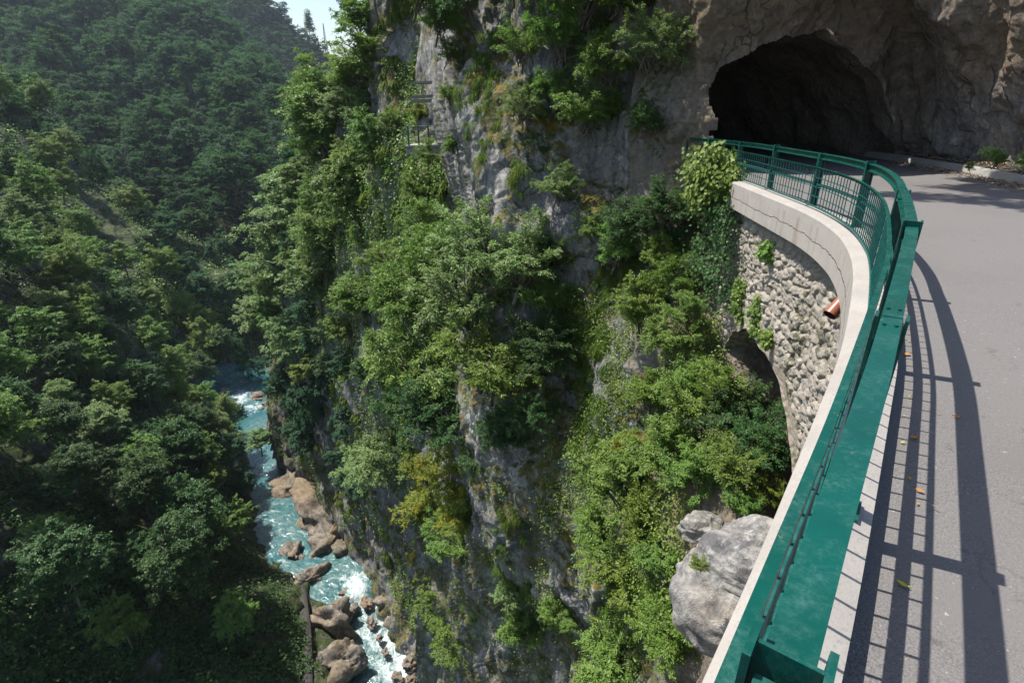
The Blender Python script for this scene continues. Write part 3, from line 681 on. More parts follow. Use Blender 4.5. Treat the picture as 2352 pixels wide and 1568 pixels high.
RB = [ # place seen, radii, brownness, label
 (735, 1160, (3.6, 5.2, 3.2), .25, 'large tan bedrock hump on the sunny bank, upstream of the little waterfall'),
 (700, 1110, (2.2, 3.0, 2.0), .2, 'pale rock shelf at the upstream end of the tan bank'),
 (780, 1225, (2.4, 3.4, 2.4), .35, 'orange stained rock at the waterline beside the turquoise pool'),
 (815, 1255, (1.9, 2.4, 2.2), .05, 'pale overhanging block just above the waterfall'),
 (925, 1395, (2.6, 3.2, 2.6), .25, 'reddish craggy boulder below the rust streaked wall'),
 (890, 1340, (1.6, 2.4, 2.4), .5, 'rusty rock at the foot of the gorge wall beside the falls'),
 (955, 1430, (2.0, 2.2, 1.8), .2, 'brown boulder closest to the wall, downstream of the reddish one'),
 (790, 1368, (.8, .9, .8), .7, 'orange rock splitting the left side of the waterfall'),
 (841, 1384, (1.1, .7, .6), .7, 'flat orange rock at the lip below the white falls'),
 (868, 1345, (.7, .9, .6), .6, 'yellow brown rock on the right edge of the falls'),
 (805, 1405, (1.3, 1.0, .8), .0, 'dark wet rock under the falls'),
 (938, 1480, (.9, .8, .7), .35, 'round brown rock in the lower rapids near the right bank'),
 (960, 1490, (.6, .6, .5), .6, 'small orange rock beside the round brown one'),
 (945, 1520, (1.1, 1.0, .8), .15, 'broad brown rock in the lower rapids'),
 (985, 1515, (1.0, 1.2, 1.2), .05, 'pale block on the right bank of the lower rapids'),
 (915, 1555, (.9, .8, .6), .1, 'dark brown rock at the bottom of the rapids'),
 (945, 1560, (.7, .7, .5), .3, 'reddish rock at the bottom edge of the rapids'),
 (885, 1500, (.6, .5, .4), .1, 'small dark rock in the middle of the lower rapids'),
 (855, 1430, (.8, .7, .45), .0, 'low dark rock under the white water'),
 (870, 1465, (.5, .5, .4), .1, 'small rock in the blue water left of the rapids'),
 (602, 915, (2.2, 2.6, 1.6), .0, 'pale rock at the right side of the upstream rapids'),
 (612, 935, (1.6, 2.0, 1.2), .2, 'pinkish rock below the pale one at the upstream rapids'),
 (560, 880, (1.4, 1.2, .8), .1, 'dark rock at the head of the upstream rapids'),
 (535, 935, (1.2, 1.0, .7), .1, 'dark rock in the middle of the upstream rapids'),
 (555, 955, (.9, .8, .5), .1, 'small dark rock at the tail of the upstream rapids'),
 (520, 900, (1.8, 1.6, 1.2), .1, 'brown rock on the shaded side of the upstream rapids'),
 (655, 1050, (2.2, 2.8, 2.0), .3, 'orange tinged rock jutting out where the river narrows'),
 (712, 1340, (1.9, 3.2, 2.6), .1, 'brown rock nose on the shaded bank opposite the falls'),
 (672, 1275, (1.8, 2.8, 1.8), .1, 'dark rock edge of the shaded bank by the turquoise pool'),
 (765, 1430, (2.4, 3.6, 3.4), .1, 'grey brown crag on the shaded bank below the falls'),
 (795, 1530, (2.6, 3.8, 3.6), .05, 'steep crag on the shaded bank at the bottom of the picture'),
]
for n_, (u, v, rd, br, lb) in enumerate(RB):
    rd = tuple(q * f_ * (1.4 if n_ < 4 else (.72 if rd[0] > 1.5 else .8)) for q, f_ in zip(rd, (1, 1, .72 if n_ < 4 else 1))); o = rock('boulder', tuple(bank(u, v)), rd, M['river_rock'], n_ + 11, 5, .50, br * .7, .0 if rd[0] < 1.5 else .15, .6 + n_)
    tag(o, lb, 'boulder', 'boulders along the river')

# track on the shaded bank
tp = [(660, 1290), (688, 1360), (700, 1430), (703, 1500), (706, 1570), (708, 1640), (712, 1720)]
tr = []
for u, v in zip(np.interp(np.linspace(0, 6, 40), range(7), [a[0] for a in tp]), np.interp(np.linspace(0, 6, 40), range(7), [a[1] for a in tp])):
    p_, n3 = SD.get(u, v); tr.append(p_)
tr = np.array(tr)
for _ in range(8): tr[1:-1] = (tr[:-2] + tr[1:-1] + tr[2:]) / 3
tt_ = np.gradient(tr, axis=0)[:, :2]; tt_ /= np.linalg.norm(tt_, axis=1)[:, None]; nn_ = np.c_[tt_[:, 1], -tt_[:, 0]]
rows = np.array([[np.r_[p_[:2] + n_ * w_, p_[2] + .45 - (.6 if abs(w_) > .55 else 0)] for w_ in (-.6, -.5, 0, .5, .6)] for p_, n_ in zip(tr, nn_)])
o = mesh_np('path', rows.reshape(-1, 3), grid_faces(*rows.shape[:2]), M['track'], None, True); tag(o, 'narrow grey footpath above the shaded bank', 'path', kind='structure')

# ------------------------------------------------------------------ foliage
def leaf_geo(P, ax, nr, L, Wd, fold=.18):
    sd = np.cross(nr, ax); sd /= np.linalg.norm(sd, axis=1)[:, None] + 1e-9; nr = np.cross(ax, sd)
    L = np.broadcast_to(L, (len(P),))[:, None]; Wd = np.broadcast_to(Wd, (len(P),))[:, None]
    V = np.stack([P, P + ax * L * .45 + sd * Wd * .5 + nr * L * fold * .5, P + ax * L, P + ax * L * .45 - sd * Wd * .5 + nr * L * fold * .5], 1)
    F = np.arange(len(P) * 4).reshape(-1, 4); return V.reshape(-1, 3), F
def unit(a): return a / (np.linalg.norm(a, axis=-1)[..., None] + 1e-9)
def make_crown(seed, rad, ncl, nlf, L, clr, flat=.4, low=-.3, ratio=.55, cone=False):
    r = np.random.RandomState(seed); rad = np.array(rad, float)
    D_ = unit(r.normal(size=(ncl * 4, 3))); D_ = D_[D_[:, 2] > low][:ncl]; n = len(D_)
    lump = 1 + .38 * pnoise(D_ * 1.0, 1.3, seed)[:, None] + .22 * pnoise(D_, 3.1, seed + 3)[:, None]
    f = (r.rand(n, 1) ** .42) * lump
    C = D_ * f * rad
    if cone: C[:, :2] *= np.clip(1.15 - (C[:, 2:3] / rad[2] + .3) * .85, .05, 1.2)
    cl_t = r.rand(n) * .5
    cid = np.repeat(np.arange(n), nlf)
    sz = clr * (.6 + .8 * r.rand(n))[cid]
    off = r.normal(size=(n * nlf, 3)) * np.array([1, 1, flat]) * sz[:, None] * .55
    out = unit(C)[cid]
    rd = np.linalg.norm(off[:, :2], axis=1); off[:, 2] -= rd * .25
    # tilt each spray outwards and down
    off[:, 2] -= (off * out)[:, :2].sum(1) * .35
    P = C[cid] + off
    nr = unit(np.array([0, 0, 1.]) * .9 + out * .55 + r.normal(size=P.shape) * .42)
    ax = unit(unit(off * [1, 1, .3]) * .8 + out * .5 + r.normal(size=P.shape) * .5 - np.array([0, 0, .25])); ax = unit(ax - nr * (ax * nr).sum(1)[:, None])
    l = L * (.65 + .7 * r.rand(len(P)))
    V, F = leaf_geo(P, ax, nr, l, l * ratio)
    tint = np.repeat(np.clip(cl_t[cid] + r.rand(len(P)) * .5, 0, 1), 4)
    return V, F, tint, C
def spray_crown(seed, rad, nbr, ntw, nlf, L, ratio=.45, low=-.35, tw=.30, start=.30, bush=False, nj=.30):
    """crown of layered sprays: branches, side twigs, leaves set left and right of each twig"""
    r = np.random.RandomState(seed); rad = np.array(rad, float)
    D_ = unit(r.normal(size=(nbr * 4, 3))); D_ = D_[D_[:, 2] > low][:nbr]; nbr = len(D_)
    lump = 1 + .50 * pnoise(D_, 1.2, seed)[:, None] + .30 * pnoise(D_, 2.9, seed + 3)[:, None]
    tip = D_ * rad * lump * r.uniform(.60, 1.08, (nbr, 1))
    org = np.stack([r.normal(size=nbr) * .08, r.normal(size=nbr) * .08, (r.uniform(-.9, -.3, nbr) if bush else np.clip(tip[:, 2] - r.uniform(.1, .6, nbr), -.9, .7))], 1)
    b = np.repeat(np.arange(nbr), ntw); s_ = start + (1 - start) * r.rand(len(b)) ** .8
    mid = (org + tip) / 2 + [0, 0, .16]
    q = s_[:, None]; bp = org[b] * (1 - q) ** 2 + 2 * mid[b] * q * (1 - q) + tip[b] * q ** 2
    bd = unit(2 * (1 - q) * (mid[b] - org[b]) + 2 * q * (tip[b] - mid[b]))
    side = unit(np.cross(bd, [0, 0, 1.]) + 1e-6) * np.where(r.rand(len(b)) < .5, -1, 1)[:, None]
    td = unit(bd * r.uniform(.3, 1.1, (len(b), 1)) + side * 1.0 + r.normal(size=bd.shape) * .28 + [0, 0, -.10])
    tl = tw * (.55 + .75 * r.rand(len(b))) * (1.15 - .5 * s_)
    t = np.repeat(np.arange(len(b)), nlf); f = r.rand(len(t)) ** .8; k_ = np.where(r.rand(len(t)) < .5, -1., 1.)
    T_ = td[t]; sd = unit(np.cross(T_, [0, 0, 1.]) + 1e-6)
    P = bp[t] + T_ * (f * tl[t])[:, None] + r.normal(size=T_.shape) * L * .28 - np.array([0, 0, 1.]) * (f ** 2 * tl[t] * .22)[:, None]
    ax = unit(T_ * .75 + sd * k_[:, None] * (.9 - .5 * f)[:, None] + r.normal(size=T_.shape) * .28 - [0, 0, .22])
    plane = unit(np.array([0, 0, 1.]) + .35 * unit(bp) + r.normal(size=bp.shape) * .22)
    nr = unit(plane[t] + r.normal(size=P.shape) * nj); nr = unit(nr - ax * (nr * ax).sum(1)[:, None])
    l = L * (.6 + .7 * r.rand(len(P))) * (1.1 - .45 * f)
    V, F = leaf_geo(P, ax, nr, l, l * ratio)
    bt = r.rand(nbr) * .35; tt2 = r.rand(len(b)) * .3
    tint = np.repeat(np.clip(bt[b][t] + tt2[t] + r.rand(len(P)) * .35, 0, 1), 4)
    return V, F, tint, tip, org, mid
def branch_mesh(C3, base, r0, seed):
    tip, org, mid = C3; r = np.random.RandomState(seed + 5); mb = MB(); base = np.array(base, float); top = np.array([0, 0, max(org[:, 2])])
    tk = np.array([base * (1 - t) + top * t + r.normal(size=3) * .03 * math.sin(t * 3.1) for t in np.linspace(0, 1, 8)]); mb.tube(tk, np.linspace(r0, r0 * .3, 8), 7)
    for i in range(min(len(tip), 40)):
        q = np.linspace(0, .95, 6)[:, None]; mb.tube(org[i] * (1 - q) ** 2 + 2 * mid[i] * q * (1 - q) + tip[i] * q ** 2, np.linspace(r0 * .42, r0 * .07, 6), 5)
    return mb
def make_trunk(seed, C, base, r0, nbr=14, up=None):
    r = np.random.RandomState(seed + 77); mb = MB()
    top = C.mean(0) * .6; base = np.array(base, float)
    n = 8; tk = np.array([base * (1 - t) + top * t + r.normal(size=3) * .06 * np.linalg.norm(base) * math.sin(t * 3.1) for t in np.linspace(0, 1, n)])
    mb.tube(tk, np.linspace(r0, r0 * .35, n), 7)
    for c in C[r.permutation(len(C))[:nbr]]:
        s = r.uniform(.35, .95); a = tk[int(s * (n - 1))]; m_ = (a + c) / 2 + r.normal(size=3) * .08 * np.linalg.norm(c - a) + [0, 0, .08 * np.linalg.norm(c - a)]
        mb.tube(np.array([a, (a + m_) / 2, m_, (m_ + c) / 2, c]), np.linspace(r0 * .38, r0 * .06, 5), 5)
    return mb
def proto(kind, seed, mat, rad, base, r0, **kw):
    root = bpy.data.objects.new(kind, None)
    if 'nbr' in kw:
        V, F, tint, *C3 = spray_crown(seed, rad, **kw); tk = branch_mesh(C3, base, r0, seed)
    else:
        V, F, tint, C = make_crown(seed, rad, **kw); tk = make_trunk(seed, C, base, r0)
    mt = mesh_np('trunk', np.vstack(tk.V), np.vstack(tk.F), M['bark'], None, True); mc = mesh_np('crown', V, F, mat, None, False, {'tint': tint})
    for o in (mt, mc): COL.objects.unlink(o); o.parent = root
    return root, mt, mc, base
def place(pr, loc, scale, rz, label, cat, group, tilt=(0, 0), squash=1.0):
    root, mt, mc, base = pr
    o = root.copy(); COL.objects.link(o)
    Rm = Matrix.Rotation(rz, 4, 'Z'); 
    Tm = Matrix.Rotation(tilt[0], 4, 'X') @ Matrix.Rotation(tilt[1], 4, 'Y')
    o.matrix_world = Matrix.Translation(loc) @ Tm @ Rm @ Matrix.Diagonal((scale, scale, scale * squash, 1))
    for p_ in (mt, mc):
        c = p_.copy(); COL.objects.link(c); c.parent = o; c.matrix_parent_inverse = Matrix.Translation((-base[0], -base[1], -base[2]))
    tag(o, label, cat, group); return o
rnd = random.Random(4)
# crowns: near shrubs (leaf by leaf), trees of the middle distance, trees far off
NEAR = {}
for nm, mat in (('mid', 'leaf_mid'), ('pale', 'leaf_pale'), ('dark', 'leaf_dark'), ('bright', 'leaf_bright'), ('yellow', 'leaf_yellow')):
    NEAR[nm] = [proto('shrub', 100 + 10 * q + len(nm), M[mat], (1, 1, .8), (.25, .1, -1.1), .045, nbr=34, ntw=11, nlf=30, L=.085, ratio=.42, low=-.6, tw=.42, bush=True) for q in range(2)]
MIDT = {}
for nm, mat in (('mid', 'leaf_mid'), ('pale', 'leaf_pale'), ('dark', 'leaf_dark'), ('bright', 'leaf_bright'), ('yellow', 'leaf_yellow')):
    MIDT[nm] = [proto('broadleaf_tree', 300 + 10 * q + len(nm), M[mat], (1, 1, 1.0), (0, 0, -1.5), .05, nbr=95, ntw=9, nlf=22, L=.075, ratio=.6, low=-.45, tw=.30) for q in range(3 if nm in ('mid', 'dark') else 2)]
FART = [proto('broadleaf_tree', 500 + q, M['leaf_far'], (1, 1, 1.05), (0, 0, -1.4), .05, nbr=46, ntw=7, nlf=13, L=.12, ratio=.8, low=-.35, tw=.34, nj=.12) for q in range(4)]
FIR = proto('fir_tree', 555, M['leaf_dark'], (.42, .42, 1.2), (0, 0, -1.5), .04, ncl=120, nlf=22, L=.12, clr=.2, low=-.9, ratio=.5, cone=True)

def on(S_, u, v): return S_.get(u, v)
# --- near shrubs on the cliff: (place u, v, radius, kind, words)
SH = [
 (1230, 60, 115, 'bright', 'bright backlit bush at the top of the cliff, first of the hanging row'), (1350, 110, 105, 'bright', 'bright yellow green bush hanging above the overhang'), (1180, 20, 70, 'bright', 'small bright bush at the upper rim of the cliff'),
 (1300, 190, 95, 'mid', 'green bush below the bright hanging bush'), (1430, 80, 95, 'bright', 'bright bush nearest the tunnel at the top'), (1480, 200, 75, 'pale', 'pale leaved bush on bare rock left of the tunnel arch'), (1200, 170, 55, 'mid', 'leafy bush beside the long hanging grass'),
 (1400, 235, 72, 'mid', 'thin green bush in the middle of the overhang'), (1490, 330, 45, 'dark', 'sparse dark bush by the tunnel side of the bulge'), (1370, 340, 80, 'mid', 'green bush on the ledge of the rock bulge'), (1270, 260, 55, 'mid', 'small bush on the grey bulge'), (1200, 300, 50, 'pale', 'pale sprig sticking out of the smooth grey face'),
 (1022, 60, 38, 'dark', 'dark tuft on the very edge of the rock, near the top'), (1020, 160, 34, 'mid', 'small bush on the rock edge beside the concrete remnants'), (1035, 250, 30, 'mid', 'small bush on the rock edge above the road ledge'), (1052, 360, 28, 'bright', 'small bush on the rock edge level with the ledge'),
 (950, 50, 60, 'bright', 'bright bush at the upper left edge of the rock'), (1000, 110, 55, 'bright', 'bright twigs over the left edge of the cliff'), (985, 170, 40, 'bright', 'small bright twig above the concrete remnants'), (1090, 60, 60, 'dark', 'dark bush over the hanging grass'),
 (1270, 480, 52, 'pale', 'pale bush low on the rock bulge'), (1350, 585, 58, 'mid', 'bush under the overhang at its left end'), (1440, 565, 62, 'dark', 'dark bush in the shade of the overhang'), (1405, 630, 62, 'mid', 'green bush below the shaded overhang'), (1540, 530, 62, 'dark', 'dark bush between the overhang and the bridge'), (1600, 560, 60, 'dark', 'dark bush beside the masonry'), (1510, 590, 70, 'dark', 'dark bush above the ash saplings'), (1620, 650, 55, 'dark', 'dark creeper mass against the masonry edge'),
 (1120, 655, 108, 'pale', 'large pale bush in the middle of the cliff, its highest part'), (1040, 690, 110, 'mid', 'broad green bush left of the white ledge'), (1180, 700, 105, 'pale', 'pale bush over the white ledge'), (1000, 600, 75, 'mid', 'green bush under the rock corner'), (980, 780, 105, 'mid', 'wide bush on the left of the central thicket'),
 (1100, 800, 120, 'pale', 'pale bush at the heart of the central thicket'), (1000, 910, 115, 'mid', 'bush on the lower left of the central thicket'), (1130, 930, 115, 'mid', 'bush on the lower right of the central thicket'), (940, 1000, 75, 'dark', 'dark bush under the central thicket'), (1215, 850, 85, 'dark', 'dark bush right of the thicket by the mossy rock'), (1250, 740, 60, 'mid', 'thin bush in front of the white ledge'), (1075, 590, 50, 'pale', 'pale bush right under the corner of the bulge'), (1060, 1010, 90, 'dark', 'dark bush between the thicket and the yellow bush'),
 (895, 345, 42, 'pale', 'pale bush at the outer end of the road ledge'), (975, 292, 30, 'yellow', 'yellow green bush in front of the ledge fence'), (925, 300, 30, 'bright', 'thin bright bush before the ledge fence'), (1000, 385, 34, 'mid', 'bush under the road ledge'),
 (920, 720, 65, 'mid', 'bush on the rock rib left of the thicket'), (960, 480, 50, 'bright', 'bright bush below the road ledge'), (910, 640, 50, 'bright', 'bright green bush on the upper rib'),
 (1500, 650, 62, 'bright', 'ash sapling with feathery leaves, the highest one left of the bridge'), (1550, 710, 66, 'mid', 'ash sapling closest to the masonry'), (1465, 775, 80, 'bright', 'spreading ash sapling above the mossy rock'), (1525, 830, 70, 'mid', 'ash sapling above the arch'), (1580, 760, 50, 'mid', 'small ash sapling beside the arch'),
 (1555, 960, 80, 'mid', 'green bush in front of the arch, upper left'), (1650, 1005, 80, 'dark', 'dark leafy bush filling the arch'), (1728, 1030, 46, 'dark', 'dark bush against the arch edge'), (1500, 975, 75, 'bright', 'bright bush over the mossy rock'), (1610, 1040, 105, 'mid', 'broad bush below the arch'), (1710, 1060, 75, 'dark', 'dark bush beside the arch pier'), (1560, 1130, 90, 'mid', 'green bush above the pale boulder, left part'), (1670, 1130, 75, 'mid', 'bush growing right above the pale boulder'), (1740, 1150, 38, 'yellow', 'yellowish tuft of leaves between boulder and bridge'),
 (1600, 1150, 70, 'mid', 'low bush behind the small pale rock'), (1690, 1195, 45, 'mid', 'low leafy bush on the back of the big boulder'), (1745, 1090, 50, 'mid', 'bush hanging in the arch close to its right edge'), (1609, 1312, 14, 'bright', 'small tuft growing in a crack of the big boulder'),
 (1430, 1190, 95, 'mid', 'leafy bush left of the pale boulder'), (1370, 1270, 75, 'mid', 'bush over the blue grey rock'), (1480, 1250, 85, 'bright', 'bright bush beside the pale boulder'), (1530, 1340, 55, 'mid', 'bush below the left side of the pale boulder'), (1440, 1450, 95, 'bright', 'long leaved sapling at the bottom right of the cliff'), (1530, 1510, 80, 'bright', 'sapling at the bottom edge below the boulder'), (1390, 1530, 90, 'mid', 'bush at the bottom edge over dark rock'), (1450, 1060, 45, 'yellow', 'yellow green bush beside the orange moss'),
 (1050, 1140, 78, 'yellow', 'yellow green bush on the lower cliff, highest of the yellow ones'), (990, 1140, 55, 'yellow', 'yellow bush on the left of the yellow group'), (1085, 1215, 62, 'yellow', 'yellow bush on the right of the yellow group'), (1010, 1230, 74, 'yellow', 'yellow bush in the middle of the yellow group'), (1060, 1290, 62, 'mid', 'green bush under the yellow group'), (985, 1300, 38, 'yellow', 'small yellow spray at the bottom of the yellow group'),
 (905, 1130, 78, 'pale', 'pale green bush beside the yellow group'), (850, 1110, 62, 'pale', 'pale green bush above the rust streaked wall'), (1110, 1100, 60, 'dark', 'dark bush right of the yellow group'), (1020, 1420, 55, 'bright', 'bright creeper on the rock rib above the lower rapids'), (1050, 1500, 60, 'bright', 'bright creeper further down the rock rib'), (1210, 1480, 55, 'mid', 'bush at the bottom on the streaked rock'), (1180, 1370, 40, 'pale', 'pale five lobed bush on the streaked rock'), (1290, 1450, 45, 'mid', 'small bush at the bottom left of the long leaved sapling'), (1250, 1000, 60, 'dark', 'dark bush under the orange moss'), (1160, 1040, 60, 'dark', 'dark bush under the central thicket on its right'),
]
for n_, (u, v, rpx, kd, lb) in enumerate(SH):
    S_ = SA if u > 985 or (u > 880 and v > 600 and v < 1000) else SB
    if u < 985 and S_ is SB and v < 200: S_ = SA; 
    p_, n3 = S_.get(max(u, 1035) if (S_ is SA and v < 560) else u, v)
    dist = float(np.linalg.norm(p_ - [0, 0, CAM_H])); rad = rpx / FOC * dist
    c = at(u, v, (np.linalg.norm(p_ - [0, 0, CAM_H]) - rad * .62) / np.linalg.norm(ray(u, v)))
    if rpx < 20: c = at(u, v, 7.25)
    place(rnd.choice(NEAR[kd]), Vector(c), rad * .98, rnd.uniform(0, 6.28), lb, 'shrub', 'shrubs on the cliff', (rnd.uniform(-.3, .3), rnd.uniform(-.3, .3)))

# --- trees of the gorge, real spacing on the slopes
trees = []   # (centre, radius, kind, zone)
def seen(c):
    q = c - np.array([0, 0, CAM_H]); return q[1] * math.cos(PITCH) - q[2] * math.sin(PITCH)
def scatter(S_, ur, vr, n, rr_, kinds, zone, seed, lift=.75, cond=None, mind=.75, near=None):
    r = random.Random(seed); put = []
    for _ in range(n * 14):
        if len(put) >= n: break
        u, v = r.uniform(*ur), r.uniform(*vr)
        if cond and not cond(u, v): continue
        p_, n3 = S_.get(u, v) if zone != 'ridge' else S_.get(u, v)
        rad = r.uniform(*rr_)
        if any((p_[0] - q[0]) ** 2 + (p_[1] - q[1]) ** 2 + (p_[2] - q[2]) ** 2 < (mind * (rad + q[3])) ** 2 for q in put): continue
        c = np.array([p_[0], p_[1], p_[2] + rad * lift]) + n3 * rad * .3
        d_ = seen(c); q = c - [0, 0, CAM_H]; pu = 1176 + q[0] / d_ * FOC; pv = 784 - (q[1] * math.sin(PITCH) + q[2] * math.cos(PITCH)) / d_ * FOC; rp = rad * .85 / d_ * FOC
        if zone == 'slope' and (pv - rp < topD(pu) or (pv > 860 and pu + rp * 1.2 > bankLu(pv) - 15)): continue
        if zone == 'spur' and (pv - rp < topC(pu) or (abs(pu - 235) < 50 + rp * .3 and abs(pv - (490 + (pu - 235) * .9)) < 60 + rp * .6)): continue
        if zone in ('wall', 'lower wall') and ((pv > 800 and pu - rp * .9 < bankRu(pv)) or pu - rp * 1.2 < np.interp(pv, [0, 180, 240, 300, 560, 740, 850], [780, 760, 700, 650, 615, 550, 592]) or (880 - rp * .7 < pu < 1060 and -50 < pv < 345 + rp)): continue
        if zone == 'mountain' and pv - rp * .5 < topE(pu): continue
        if zone == 'wall' and pv < 260 and pu - rp < 805: continue
        if zone == 'ridge' and pv < ridge_v(pu) - rp * .6: continue
        put.append((p_[0], p_[1], p_[2], rad)); trees.append((c, rad, 'dark' if zone == 'slope' and pv > 1030 and r.random() < .6 else r.choice(kinds), zone))  # low slope trees mostly get the darker leaf colour, imitating the shade there
def nocrag(u, v): return not (150 < u < 330 and 1060 < v < 1190 and (u + v) % 2 < 1) 
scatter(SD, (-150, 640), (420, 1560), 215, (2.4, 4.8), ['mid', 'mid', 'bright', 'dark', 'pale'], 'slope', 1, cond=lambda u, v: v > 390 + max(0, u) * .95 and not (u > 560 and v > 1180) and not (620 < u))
scatter(SD, (380, 560), (960, 1150), 12, (2.2, 3.4), ['pale', 'mid', 'dark'], 'bank', 2, cond=lambda u, v: v > 380 + u * .98)
scatter(SCm, (-150, 640), (150, 860), 110, (3.2, 5.2), ['mid', 'dark', 'mid', 'bright'], 'spur', 3, cond=lambda u, v: v > 170 + max(0, u) * .72 and not (175 < u < 300 and 430 + (u - 175) * 1.0 < v < 600))
scatter(SB, (600, 1000), (-60, 1000), 96, (2.0, 3.4), ['pale', 'mid', 'bright', 'mid'], 'wall', 4, cond=lambda u, v: (u < 860 and v < 850) or (u < 760), mind=.7)
scatter(SB, (640, 960), (850, 1240), 24, (1.4, 2.2), ['dark', 'mid', 'bright'], 'lower wall', 5, cond=lambda u, v: v < 900 + (u - 600) * 1.05)
# trees standing out over the river and the big ones at the rim
for u, v, rp, kd in ((830, 295, 90, 'bright'), (735, 345, 80, 'bright'), (760, 430, 90, 'mid'), (690, 560, 90, 'pale'), (830, 560, 85, 'mid'), (650, 690, 85, 'pale'), (740, 740, 85, 'pale'), (615, 790, 65, 'pale'), (690, 850, 65, 'pale'), (760, 640, 80, 'mid'), (600, 700, 55, 'pale'), (835, 130, 50, 'bright'), (868, 60, 62, 'bright'), (800, 230, 50, 'bright'), (790, 2, 30, 'bright'), (865, 400, 52, 'mid'), (715, 285, 50, 'bright')):
    p_, n3 = SB.get(u, v); dist = float(np.linalg.norm(p_ - [0, 0, CAM_H])); rad = rp / FOC * dist
    trees.append((at(u, v, dist / np.linalg.norm(ray(u, v)) * .95), rad, kd, 'rim'))
for u, v, rp, t_, kd in ((475, 845, 52, 130, 'mid'), (520, 838, 42, 131, 'dark'), (560, 832, 38, 132, 'mid'), (600, 842, 26, 131, 'dark'), (462, 905, 48, 122, 'dark'), (478, 965, 44, 115, 'mid'), (505, 1015, 42, 109, 'dark'), (545, 1050, 44, 103, 'mid'), (603, 1048, 40, 99, 'pale'), (560, 1115, 38, 97, 'dark')):
    trees.append((at(u, v, t_), rp / FOC * t_, kd, 'bank'))
scatter(SE, (-250, 760), (-120, 640), 1300, (5.5, 10.5), ['far'], 'mountain', 6, mind=.56, lift=.5)
scatter(SF, (400, 900), (-.0, .55), 420, (6, 9), ['far'], 'ridge', 7, mind=.5, lift=.3)
def seen(c):
    q = c - np.array([0, 0, CAM_H]); d = q[1] * math.cos(PITCH) - q[2] * math.sin(PITCH); return d
trees.sort(key=lambda t: -t[1] / seen(t[0]))
words = {'slope': ('on the shaded slope left of the river', 'trees on the shaded slope'), 'bank': ('leaning over the river, shaded bank', 'trees on the river bank'), 'spur': ('on the spur around the bare rock face', 'trees on the spur'),
         'wall': ('on the gorge wall left of the cliff', 'trees on the gorge wall'), 'lower wall': ('low on the gorge wall above the river', 'trees low on the gorge wall'), 'rim': ('at the rim of the gorge wall', 'trees on the rim'),
         'mountain': ('on the mountainside behind the gorge', 'trees on the mountainside'), 'ridge': ('on the farthest ridge', 'trees on the far ridge')}
kw_ = {'mid': 'green broadleaf tree', 'pale': 'pale grey green tree', 'dark': 'dark green tree', 'bright': 'bright yellow green tree', 'far': 'haze tinted green tree', 'yellow': 'yellowing tree'}
rest = []
for n_, (c, rad, kd, zone) in enumerate(trees):
    if n_ < 300 + 0:
        rank = ''
        d_ = seen(c); u_ = 1176 + c[0] / d_ * FOC
        h_ = c[2]; band = 'high up' if h_ > -18 else ('midway up' if h_ > -38 else 'low down')
        far_ = 'near' if d_ < 60 else ('middle distance' if d_ < 100 else 'far')
        lb = f'{kw_[kd]} {words[zone][0]}, {band}, {far_}'
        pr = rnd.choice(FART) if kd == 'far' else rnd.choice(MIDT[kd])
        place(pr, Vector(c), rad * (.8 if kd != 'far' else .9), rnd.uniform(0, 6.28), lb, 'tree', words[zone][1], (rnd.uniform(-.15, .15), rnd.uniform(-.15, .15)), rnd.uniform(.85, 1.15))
    else: rest.append((c, rad, zone))
Vs, Fs, Ts = [], [], []; nv_ = 0
far_geo = []
for pr in FART:
    me = pr[2].data; a = np.empty(len(me.vertices) * 3, np.float32); me.vertices.foreach_get('co', a); a = a.reshape(-1, 3)
    t_ = np.empty(len(a), np.float32); me.attributes['tint'].data.foreach_get('value', t_); far_geo.append((a, t_))
rg = np.random.RandomState(9)
for c, rad, zone in rest:
    a, t_ = far_geo[rg.randint(4)]; th = rg.rand() * 6.28; cs_, sn_ = math.cos(th), math.sin(th)
    fir = rg.rand() < .12
    m3 = np.array([[cs_, -sn_, 0], [sn_, cs_, 0], [0, 0, 1]]) * rad * (np.array([[.55], [.55], [1.5]]) if fir else 1)
    v_ = a @ m3.T + c; Vs.append(v_); Ts.append(np.clip(t_ * .7 + rg.rand() * .45 - (.25 if fir else 0), 0, 1)); 
Vs = np.vstack(Vs); o = mesh_np('forest', Vs, np.arange(len(Vs)).reshape(-1, 4), M['leaf_far'], None, False, {'tint': np.concatenate(Ts)})
tag(o, 'distant broadleaf forest covering the mountainside', 'forest', kind='stuff')
# firs and mast on the skyline
for u, v, s_ in ((700, 62, 9), ):
    pass
fu, fv = 772 / 1.08844, 50 / 1.08844
place(FIR, Vector(at(714, 88, 625)), 11, 0, 'lone dark fir standing on the skyline of the far ridge', 'tree', None)
base_ = at(751, 128, 660); mb = MB(); hm = float((at(744, 58, 660) - base_)[2]); top_ = base_ + [0, 0, hm]
for a in (0, 2.09, 4.19):
    e_ = np.array([math.cos(a), math.sin(a), 0]); mb.tube([base_ + e_ * 2.2, top_ + e_ * .25], .28, 4)
for q in np.linspace(.05, .95, 14):
    w_ = 2.2 * (1 - q) + .25 * q; c_ = base_ * (1 - q) + top_ * q
    for a in (0, 2.09, 4.19): mb.tube([c_ + w_ * np.array([math.cos(a), math.sin(a), 0]), c_ + [0, 0, 2] + w_ * np.array([math.cos(a + 2.09), math.sin(a + 2.09), 0])], .15, 4)
o = mb.build('radio_mast', M['mast']); tag(o, 'slender lattice mast on the skyline beside the fir', 'mast')

